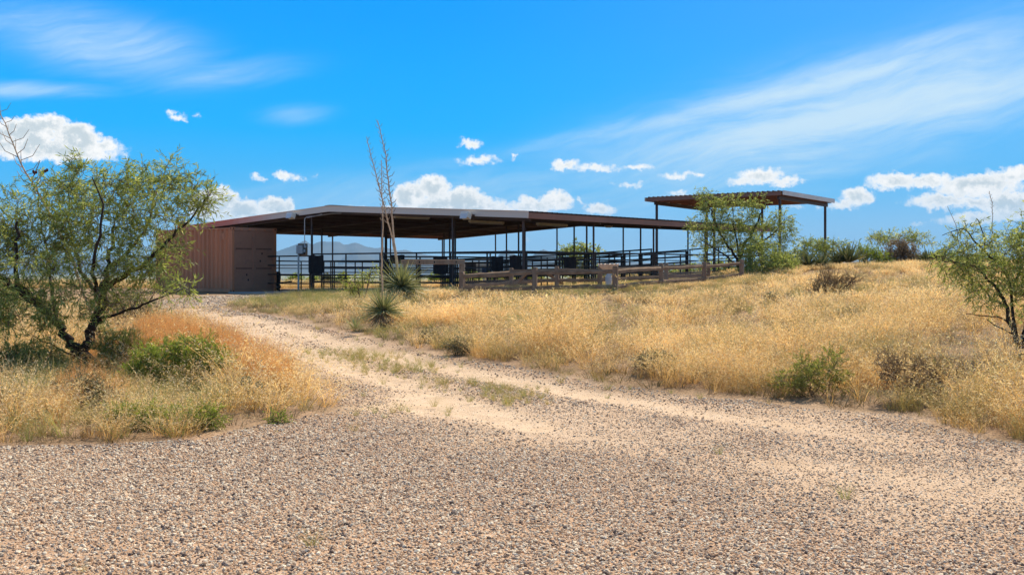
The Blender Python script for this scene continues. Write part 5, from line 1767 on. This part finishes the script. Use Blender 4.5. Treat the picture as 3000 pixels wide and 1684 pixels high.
# ------------------------------------------------------------------ scattered stuff: grass and stones
def scatter(name, pts, rot, scl, idx, variants, hue=None, val=None, label=None):
    """pts (n,3); rot (n,3) euler; scl (n,3); idx (n,) which variant; variants: mesh objects kept out of the scene"""
    n = len(pts)
    me = bpy.data.meshes.new(name)
    me.vertices.add(n)
    me.vertices.foreach_set('co', np.asarray(pts, np.float32).ravel())
    for k, arr in (('rot', rot), ('scl', scl)):
        a = me.attributes.new(k, 'FLOAT_VECTOR', 'POINT'); a.data.foreach_set('vector', np.asarray(arr, np.float32).ravel())
    a = me.attributes.new('idx', 'INT', 'POINT'); a.data.foreach_set('value', np.asarray(idx, np.int32))
    for k, arr in (('hue', hue), ('val', val)):
        a = me.attributes.new(k, 'FLOAT', 'POINT'); a.data.foreach_set('value', np.asarray(arr if arr is not None else np.zeros(n), np.float32))
    o = bpy.data.objects.new(name, me)
    COL.objects.link(o)
    ng = bpy.data.node_groups.new(name + '_nodes', 'GeometryNodeTree')
    ng.interface.new_socket('Geometry', in_out='INPUT', socket_type='NodeSocketGeometry')
    ng.interface.new_socket('Geometry', in_out='OUTPUT', socket_type='NodeSocketGeometry')
    N = ng.nodes; L = ng.links
    gi = N.new('NodeGroupInput'); go = N.new('NodeGroupOutput')
    m2p = N.new('GeometryNodeMeshToPoints')
    L.new(gi.outputs[0], m2p.inputs[0])
    jn = N.new('GeometryNodeJoinGeometry')
    # join in reverse so that the order of instances matches idx
    for v in reversed(variants):
        oi = N.new('GeometryNodeObjectInfo'); oi.inputs[0].default_value = v
        g2i = N.new('GeometryNodeGeometryToInstance')
        L.new(oi.outputs['Geometry'], g2i.inputs[0]); L.new(g2i.outputs[0], jn.inputs[0])
    iop = N.new('GeometryNodeInstanceOnPoints')
    L.new(m2p.outputs[0], iop.inputs['Points']); L.new(jn.outputs[0], iop.inputs['Instance'])
    iop.inputs['Pick Instance'].default_value = True

    def attr(nm, typ):
        a = N.new('GeometryNodeInputNamedAttribute'); a.data_type = typ; a.inputs[0].default_value = nm
        return a.outputs['Attribute']
    L.new(attr('idx', 'INT'), iop.inputs['Instance Index'])
    e2r = N.new('FunctionNodeEulerToRotation'); L.new(attr('rot', 'FLOAT_VECTOR'), e2r.inputs[0]); L.new(e2r.outputs[0], iop.inputs['Rotation'])
    L.new(attr('scl', 'FLOAT_VECTOR'), iop.inputs['Scale'])
    L.new(iop.outputs[0], go.inputs[0])
    md = o.modifiers.new('scatter', 'NODES'); md.node_group = ng
    tag(o, label, None, None, 'stuff')
    return o


def hidden(name, V, Q, mat_, tint=None, smooth=False):
    o = mesh_obj(name, V, Q, mat_, tint=tint, smooth=smooth)
    COL.objects.unlink(o)
    return o


def tuft(n, h, lean, w, rng, seeds=6, curl=.35, r0=.06, segs=3, seedsize=(.022, .006), seedtint=.8, droopy=0.5):
    """one clump of dry grass: curved stems, each with a loose seed head"""
    th = rng.uniform(0, 2 * np.pi, n)
    rr = r0 * np.sqrt(rng.uniform(0, 1, n))
    base = np.stack([rr * np.cos(th), rr * np.sin(th), np.full(n, -.01)], -1)
    th2 = th + rng.normal(0, .7, n)
    ln = np.abs(rng.normal(lean, lean * .5, n))
    H = h * rng.uniform(.5, 1.1, n)
    out = np.stack([np.cos(th2), np.sin(th2), np.zeros(n)], -1)
    rows = []
    side = np.stack([-np.sin(th2 + rng.normal(0, 1, n)), np.cos(th2 + rng.normal(0, 1, n)), np.zeros(n)], -1)
    C = []
    for k in range(segs + 1):
        q = k / segs
        p = base + out * (H * ln * (q * .6 + q * q * curl * 1.6))[:, None] + np.array([0, 0, 1.0]) * (H * (q - 0.25 * ln * q * q))[:, None]
        C.append(p)
        ww = w * (1 - q * .75) * .5
        rows.append(np.stack([p - side * ww, p + side * ww], 1))
    R = np.stack(rows, 1)
    V = R.reshape(-1, 3)
    idx = np.arange(n * (segs + 1) * 2).reshape(n, segs + 1, 2)
    Q = np.stack([idx[:, :-1, 0], idx[:, :-1, 1], idx[:, 1:, 1], idx[:, 1:, 0]], -1).reshape(-1, 4)
    t0 = np.clip(rng.normal(.35, .18, n), 0, 1)
    T = np.repeat(t0, segs)
    if seeds:
        m = n * seeds
        q = rng.uniform(.55, 1.02, m); j = np.repeat(np.arange(n), seeds)
        a = C[-2][j]; b = C[-1][j]
        s = np.clip((q - (segs - 1) / segs) * segs, -1, 1.05)[:, None]
        p = a + (b - a) * s
        d = (b - a)[:, :] / (np.linalg.norm(b - a, axis=1, keepdims=True)) * .7 + rng.normal(0, .6, (m, 3))
        SV, SQ = leaf_quads(p + rng.normal(0, .006, (m, 3)), d, seedsize[0], seedsize[1], rng, droopy)
        V2 = np.vstack([V, SV]); Q2 = np.vstack([Q, SQ + len(V)])
        T = np.append(T, np.clip(rng.normal(seedtint, .15, m), 0, 1))
        return V2, Q2, T
    return V, Q, T


# zones
VEG_L = [(-40, 9.6), (-14, 9.75)] + [tuple(p) for p in pix_ground([(0, 1300), (300, 1296), (600, 1280), (700, 1250), (850, 1222), (975, 1200), (975, 1172), (890, 1132), (790, 1087), (690, 1042), (590, 1003), (490, 968), (420, 938), (395, 908), (410, 890)])] + [(-22, 41), (-60, 41)]
VEG_R = [tuple(p) for p in pix_ground([(633, 901), (710, 914), (788, 920), (885, 940), (982, 966), (1040, 977), (1099, 990), (1176, 1012), (1331, 1043), (1400, 1051), (1455, 1056), (1610, 1085), (1746, 1119), (1882, 1129), (2037, 1157), (2193, 1160), (2388, 1192), (2560, 1198), (2660, 1212), (2815, 1262), (3000, 1294)])] + [(7, 9.2), (45, 9.2), (45, 60), tuple(BP(UR[5] + 1.5, LEN + 6, 0)[:2]), tuple(BP(UR[5] + .8, .2, 0)[:2]), tuple(BP(UR[5], -0.4, 0)[:2]), tuple(BP(8.5, -0.4, 0)[:2]), tuple(at(905, 45.5)[:2]), tuple(at(860, 44)[:2]), tuple(at(760, 40)[:2]), tuple(at(660, 37)[:2])]
BACK = [(-60, 50), tuple(at(400, 56)[:2]), tuple(BP(-1, LEN * .3, 0)[:2]), tuple(BP(-1, LEN + 1, 0)[:2]), tuple(BP(WID, LEN + 2, 0)[:2]), (45, 60), (60, 110), (-60, 110)]


def sample_poly(poly, dens_fn, dmax, rng, near=0.0):
    P = np.array(poly)
    lo = P.min(0); hi = P.max(0)
    n = int((hi - lo).prod() * dmax)
    out = []
    while n > 0:
        k = min(n, 200000); n -= k
        x = rng.uniform(lo[0], hi[0], k); y = rng.uniform(lo[1], hi[1], k)
        vis = (np.abs(x) < y * .56 + 4.5) & (y > 3)
        x = x[vis]; y = y[vis]
        ins = in_poly(x, y, poly); x = x[ins]; y = y[ins]
        keep = rng.uniform(0, dmax, len(x)) < dens_fn(x, y)
        out.append(np.stack([x[keep], y[keep]], -1))
    return np.vstack(out)


def proj(x, y, z):
    return 1500 + x / y * F, HOR - (z - CAMZ) / y * F


def ell(px, py, cx, cy, rx, ry):
    return np.clip(1.25 - ((px - cx) / rx) ** 2 - ((py - cy) / ry) ** 2, 0, 1)


grng = np.random.default_rng(42)
GRASS = leaf_material('dry_grass', (0.33, 0.19, 0.075), (0.92, 0.60, 0.26), 0.38, cc=(1.0, 0.86, 0.58), instancer=True, tipcol=(0.22, 0.21, 0.08))
GRASSO = leaf_material('orange_grass', (0.45, 0.22, 0.08), (0.66, 0.33, 0.12), 0.42, cc=(0.85, 0.48, 0.22), instancer=True, tipcol=(0.72, 0.42, 0.18))
GREENG = leaf_material('green_grass', (0.14, 0.19, 0.05), (0.26, 0.31, 0.10), 0.4, cc=(0.45, 0.42, 0.18), instancer=True, tipcol=(0.44, 0.34, 0.15))
LITTER = leaf_material('dry_litter', (0.20, 0.13, 0.075), (0.36, 0.24, 0.13), 0.2, cc=(0.50, 0.36, 0.2), instancer=True, tipcol=(0.14, 0.15, 0.06))


def mk(count, mat_, **kw):
    out = []
    for i in range(count):
        V, Q, T = tuft(rng=grng, **kw)
        out.append(hidden('grass_tuft_source', V, Q, mat_, T))
    return out


gold_near = mk(4, GRASS, n=36, h=.42, lean=.48, w=.0045, seeds=8, curl=.5, r0=.09, seedsize=(.030, .0055), droopy=.1) + mk(3, GRASS, n=26, h=.58, lean=.55, w=.0045, seeds=9, curl=.8, r0=.07, seedsize=(.034, .0055), droopy=.1) + mk(1, GRASS, n=60, h=.26, lean=.7, w=.005, seeds=3, curl=.6, r0=.12, seedsize=(.02, .006), droopy=.2)
gold_far = mk(6, GRASS, n=28, h=.34, lean=.5, w=.008, seeds=7, curl=.4, r0=.13, segs=2, seedsize=(.050, .010), droopy=.1)
orange = mk(4, GRASSO, n=80, h=.50, lean=.25, w=.0035, seeds=9, curl=.25, r0=.11, seedsize=(.020, .0045))
green = mk(4, GREENG, n=40, h=.30, lean=.5, w=.006, seeds=2, curl=.6, r0=.07, seedsize=(.02, .006))
litter = mk(4, LITTER, n=30, h=.17, lean=1.1, w=.007, seeds=0, curl=.5, r0=.12)


def place(name, xy, variants, s0, s1, label, hue, val, lean=0.0, sz=None):
    n = len(xy)
    z = ground_z(xy[:, 0], xy[:, 1])
    s = grng.uniform(s0, s1, n)
    if sz is not None: s = s * sz
    th = grng.uniform(0, 6.283, n)
    ln = lean * grng.uniform(.3, 1.5, n)
    rot = np.stack([grng.normal(0, .08, n) + ln * np.sin(th), grng.normal(0, .08, n) + ln * np.cos(th), th], -1)
    scl = np.stack([s, s, s * grng.uniform(.85, 1.2, n)], -1)
    return scatter(name, np.column_stack([xy, z]), rot, scl, grng.integers(0, len(variants), n), variants, hue, val, label)


# right-hand field ------------------------------------------------------------
def dens_field(x, y):
    patch = vnoise(x, y, 1.6, 51) * .5 + vnoise(x, y, 4.2, 52) * .5
    fineN = vnoise(x, y, .42, 56)
    base = np.clip(.55 + patch * 1.3 + fineN * .75, .02, 1.3)
    z = ground_z(x, y)
    px, py = proj(x, y, z)
    # barer earth low on the right and round the right tree
    bare = np.clip(ell(px, py, 2880, 1010, 260, 80) + ell(px, py, 2780, 1130, 150, 40) * .9 + ell(px, py, 2500, 1165, 200, 26) * .8 + ell(px, py, 1500, 985, 110, 22) * .5, 0, 1)
    base = base * (1 - .85 * bare)
    # green and short along the barn
    return base


XY = sample_poly(VEG_R, lambda x, y: 17 * dens_field(x, y) * np.clip(18 / y, .6, 1.5), 33, grng)
z = ground_z(XY[:, 0], XY[:, 1]); px, py = proj(XY[:, 0], XY[:, 1], z)
d_edge = dist_line(XY[:, 0], XY[:, 1], np.array(VEG_R[:21]))
short = np.clip(ell(px, py, 800, 895, 300, 50) + ell(px, py, 1000, 868, 260, 26), 0, 1)
siz = (.74 + .36 * np.clip(d_edge / 1.2, 0, 1)) * (1 - .45 * short) * (1 + .22 * vnoise(XY[:, 0], XY[:, 1], 3.1, 53)) * np.clip(1.12 - (XY[:, 1] - 18) / 45, .62, 1.05) * (1 - .5 * np.clip(ell(px, py, 1750, 850, 480, 38), 0, 1))
patch = vnoise(XY[:, 0], XY[:, 1], 2.4, 54)
hue = np.clip(.02 + .75 * (grng.uniform(0, 1, len(XY)) < .09) + .65 * (vnoise(XY[:, 0], XY[:, 1], .9, 55) > .50) + .55 * np.clip(1 - d_edge / .8, 0, 1) * grng.uniform(0, 1, len(XY)) + .5 * short * grng.uniform(0, 1, len(XY)), 0, .85)
val = np.clip(1.02 + .14 * patch + .16 * vnoise(XY[:, 0], XY[:, 1], .5, 57) + grng.normal(0, .18, len(XY)), .4, 1.35)
siz = siz * (1 + .22 * vnoise(XY[:, 0], XY[:, 1], .42, 56))
sel = XY[:, 1] < 24
place('dry_grass', XY[sel], gold_near, .75, 1.15, 'golden dry grass with seed heads covering the slope on the right', hue[sel], val[sel], sz=siz[sel])
place('dry_grass', XY[~sel], gold_far, .75, 1.15, 'golden dry grass on the upper slope below the barn and fence', hue[~sel], val[~sel], sz=siz[~sel])
XL = sample_poly(VEG_R, lambda x, y: 7.0 * np.clip(20 / y, .3, 1.3) + 0 * x, 10, grng)
place('grass_litter', XL, litter, .6, 1.3, 'flattened dry grass and litter between the tufts on the slope', grng.uniform(0, .8, len(XL)), grng.uniform(.7, 1.2, len(XL)))
XG = sample_poly(VEG_R, lambda x, y: 3.2 * (vnoise(x, y, 1.9, 61) > .25) + 7 * np.clip(ell(*proj(x, y, ground_z(x, y)), 900, 872, 330, 32), 0, 1) + 5 * np.clip(ell(*proj(x, y, ground_z(x, y)), 1700, 862, 420, 16), 0, 1), 12, grng)
place('green_grass', XG, green, .6, 1.1, 'green grass growing among the dry tufts near the barn', grng.uniform(0, .8, len(XG)), grng.uniform(.8, 1.2, len(XG)))

# left clump ------------------------------------------------------------------
def zones_left(x, y):
    z = ground_z(x, y); px, py = proj(x, y, z)
    topy = py - .33 * F / y      # roughly where the plant tops show
    o = np.clip(ell(px, topy, 430, 985, 170, 42) + ell(px, topy, 640, 1010, 130, 55) + ell(px, topy, 780, 1050, 90, 40) * .7 + ell(px, topy, 250, 1100, 110, 45), 0, 1)
    g_ = np.clip(ell(px, topy, 540, 1080, 150, 70) + ell(px, topy, 60, 1040, 190, 70) * .8, 0, 1)
    return o, g_


XY = sample_poly(VEG_L, lambda x, y: 34 * np.clip(.6 + 1.6 * vnoise(x, y, .5, 71), .05, 1) * np.clip(16 / y, .4, 1), 34, grng)
o_, g_ = zones_left(XY[:, 0], XY[:, 1])
u = grng.uniform(0, 1, len(XY))
iso = u < o_ * .95
d_edge = dist_line(XY[:, 0], XY[:, 1], np.array(VEG_L[1:12]))
_z = ground_z(XY[:, 0], XY[:, 1]); _px, _py = proj(XY[:, 0], XY[:, 1], _z)
hgt = (.72 + .5 * np.clip(d_edge / 1.5, 0, 1)) * (1 + .2 * vnoise(XY[:, 0], XY[:, 1], 1.4, 72)) * (1 - .72 * np.clip(ell(_px, _py, 215, 1115, 170, 75), 0, 1)) * np.clip(1.15 - (XY[:, 1] - 16) / 40, .5, 1)
_mid = np.clip((680 - _px) / 60, 0, 1) * np.clip((XY[:, 1] - 11.0) / .8, 0, 1) * np.clip((16.5 - XY[:, 1]) / 1.5, 0, 1)
hgt = hgt * (1 - .5 * _mid) * (1 + .28 * np.clip((_px - 480) / 120, 0, 1) * np.clip((940 - _px) / 60, 0, 1)) * (1 - .3 * np.clip(ell(_px, _py, 735, 1225, 45, 60), 0, 1))
_gz = np.clip((380 - _px) / 60, 0, 1) * np.clip((XY[:, 1] - 12.3) / .8, 0, 1)
rest = ~iso & (grng.uniform(0, 1, len(XY)) > np.maximum(g_ * .75, _gz * .65))
place('dry_grass', XY[rest], gold_near, .85, 1.3, 'golden dry grass bending over the left clump beside the gravel', np.clip(.03 + .45 * (vnoise(XY[rest, 0], XY[rest, 1], .8, 73) > .4) * grng.uniform(0, 1, rest.sum()), 0, .8), np.clip(grng.normal(1, .2, rest.sum()), .45, 1.35), sz=hgt[rest], lean=.22)
_hb = (.85 + .3 * np.clip(d_edge / 1.5, 0, 1)) * (1 + .15 * vnoise(XY[:, 0], XY[:, 1], .9, 75))
place('orange_grass', XY[iso], orange, .85, 1.2, 'fine reddish orange grass heads along the back of the left clump', grng.uniform(0, .55, iso.sum()), np.clip(grng.normal(1, .12, iso.sum()), .6, 1.3), sz=np.where(_px[iso] < 420, _hb[iso] * .62, _hb[iso]), lean=.08)
XG = sample_poly(VEG_L, lambda x, y: (5 * np.clip(.5 + vnoise(x, y, .8, 74), 0, 1) + 9 * zones_left(x, y)[1]) * np.clip(14 / y, .3, 1), 19, grng)
place('green_grass', XG, green, .7, 1.3, 'green grass blades low in the left clump', grng.uniform(0, .9, len(XG)), grng.uniform(.8, 1.25, len(XG)))
XL = sample_poly(VEG_L, lambda x, y: 9 * np.clip(14 / y, .3, 1.2) + 0 * x, 12, grng)
place('grass_litter', XL, litter, .7, 1.3, 'flattened dry litter under the left clump', grng.uniform(0, .6, len(XL)), grng.uniform(.7, 1.2, len(XL)))

# sparse tufts on the road crown and its edges ----------------------------------
MIDL = np.array(MID)
ALT = pix_ground([(990, 1200), (1050, 1190), (1100, 1200), (1150, 1205), (1200, 1200)])
def dens_road(x, y):
    d = dist_line(x, y, MIDL); d2 = dist_line(x, y, ALT)
    dr = dist_line(x, y, np.array(R_edge)); dl = dist_line(x, y, np.array(L_edge))
    n = np.clip(.5 + 1.2 * vnoise(x, y, .7, 81), 0, 1)
    return n * (42 * np.exp(-(d / .55) ** 2) + 12 * np.exp(-(d2 / .45) ** 2) + 5 * np.exp(-(dr / .35) ** 2) + 2.5 * np.exp(-(dl / .3) ** 2)) + .05
XR = sample_poly(ROAD, dens_road, 46, grng)
place('green_grass', XR, green, .22, .50, 'sparse short green and straw tufts between the wheel tracks and along the road edge', grng.uniform(.2, 1, len(XR)), grng.uniform(.9, 1.25, len(XR)))

# pasture behind the barn -------------------------------------------------------
XB = sample_poly(BACK, lambda x, y: 2.2 * np.clip(.5 + vnoise(x, y, 5, 91), .1, 1), 2.4, grng)
place('pasture_grass', XB, gold_far, 1.0, 1.7, 'mixed green and straw pasture grass behind the barn', np.clip(.35 + .5 * vnoise(XB[:, 0], XB[:, 1], 6, 92), 0, 1), grng.uniform(.8, 1.2, len(XB)))

# ------------------------------------------------------------------ stones
def stone_material():
    m = bpy.data.materials.new('stone')
    m.use_nodes = True
    g = NT(m.node_tree)
    bs = g.n['Principled BSDF']
    ai = g.node('ShaderNodeAttribute', attribute_name='hue', attribute_type='INSTANCER')
    c = g.ramp(ai.outputs['Fac'], [(0.0, (0.08, 0.055, 0.04)), (0.08, (0.14, 0.10, 0.08)), (0.14, (0.26, 0.22, 0.18)), (0.20, (0.40, 0.24, 0.13)), (0.28, (0.60, 0.37, 0.20)), (0.44, (0.78, 0.54, 0.33)), (0.58, (0.54, 0.40, 0.27)), (0.76, (0.86, 0.69, 0.46)), (1.0, (0.94, 0.80, 0.58))])
    geo = g.node('ShaderNodeNewGeometry')
    n = g.noise(geo.outputs['Position'], 90, 4, .6)
    c = g.mix(g.smooth(n, .35, .7, 0, .35), c, (0.36, 0.25, 0.18))
    g.l.new(c, bs.inputs['Base Color'])
    bs.inputs['Roughness'].default_value = .85
    bs.inputs['Specular IOR Level'].default_value = .25
    return m


STONE = stone_material()


def stone(rng, seed):
    import bmesh
    bm = bmesh.new()
    bmesh.ops.create_icosphere(bm, subdivisions=1, radius=1)
    for v in bm.verts:
        f = 1 + rng.uniform(-.24, .24)
        v.co = Vector((v.co.x * f * 1.2, v.co.y * f * .9, v.co.z * f * .78))
    me = bpy.data.meshes.new('stone_source')
    bm.to_mesh(me); bm.free()
    me.materials.append(STONE)
    o = bpy.data.objects.new('stone_source', me)
    return o


stones = [stone(grng, i) for i in range(8)]
NRM = [tuple(p) for p in ROAD]


def dens_stone(x, y):
    sand = road_masks(x, y)
    near = np.clip((14.5 - y) / 4, 0, 1)
    n = vnoise(x, y, .9, 95) * .5 + vnoise(x, y, 2.7, 96) * .5
    d = 3900 * np.clip((1.0 - .98 * sand) * (1 - .72 * dust_mask(x, y)) * (1 + .8 * n), .02, 1) * np.clip(8.5 / y, .05, 1) ** 1.5
    return d


def sample_frustum(dens_fn, dmax_fn, poly, bands, rng):
    out = []
    for y0, y1 in bands:
        w = y1 * .50 + 2.0
        area = 2 * w * (y1 - y0); dm = dmax_fn(y0)
        k = int(area * dm)
        x = rng.uniform(-w, w, k); y = rng.uniform(y0, y1, k)
        v = (np.abs(x) < y * .50 + 1.9)
        x = x[v]; y = y[v]
        ins = in_poly(x, y, poly); x = x[ins]; y = y[ins]
        keep = rng.uniform(0, dm, len(x)) < dens_fn(x, y)
        out.append(np.stack([x[keep], y[keep]], -1))
    return np.vstack(out)


bands = [(4.6, 6.5), (6.5, 8), (8, 10), (10, 12.5), (12.5, 16), (16, 22), (22, 30), (30, 44)]
ST = sample_frustum(dens_stone, lambda y0: 3900 * min(1, (8.5 / y0)) ** 1.5, NRM, bands, grng)
n = len(ST)
size = np.minimum(grng.lognormal(math.log(.0064), .36, n), .0145) * np.clip(ST[:, 1] / 8.5, 1, 5) ** .62 * (1 - .22 * dust_mask(ST[:, 0], ST[:, 1]))
big = grng.uniform(0, 1, n) < .004
size[big] *= 1.35
z = ground_z(ST[:, 0], ST[:, 1])
nr_ = (np.hypot(ST[:, 0], ST[:, 1]) < 70)
z = z - 0.04 * road_masks(ST[:, 0], ST[:, 1]) * np.clip((ST[:, 1] - 8) / 6, 0, 1) * np.clip(dist_line(ST[:, 0], ST[:, 1], np.array(ROAD)) / .5, 0, 1)
rot = np.stack([grng.normal(0, .3, n), grng.normal(0, .3, n), grng.uniform(0, 6.28, n)], -1)
scl = size[:, None] * grng.uniform(.8, 1.25, (n, 3))
hue = grng.uniform(0, 1, n)
scatter('gravel_stones', np.column_stack([ST, z + size * .30]), rot, scl, grng.integers(0, 8, n), stones, hue, np.ones(n), 'loose pale, tan and dark gravel stones covering the drive')

# ------------------------------------------------------------------ haze
def haze():
    m = bpy.data.materials.new('haze')
    m.use_nodes = True
    g = NT(m.node_tree)
    g.n.clear()
    out = g.node('ShaderNodeOutputMaterial')
    v = g.node('ShaderNodeVolumePrincipled')
    v.inputs['Color'].default_value = (0.36, 0.70, 1.0, 1)
    v.inputs['Density'].default_value = 8.0e-5
    v.inputs['Anisotropy'].default_value = 0.0
    g.l.new(v.outputs[0], out.inputs['Volume'])
    mb = MB()
    mb.box((0, 1500, 94), (19400, 18000, 322))
    o = mb.build('haze', m)
    tag(o, kind='stuff')


haze()
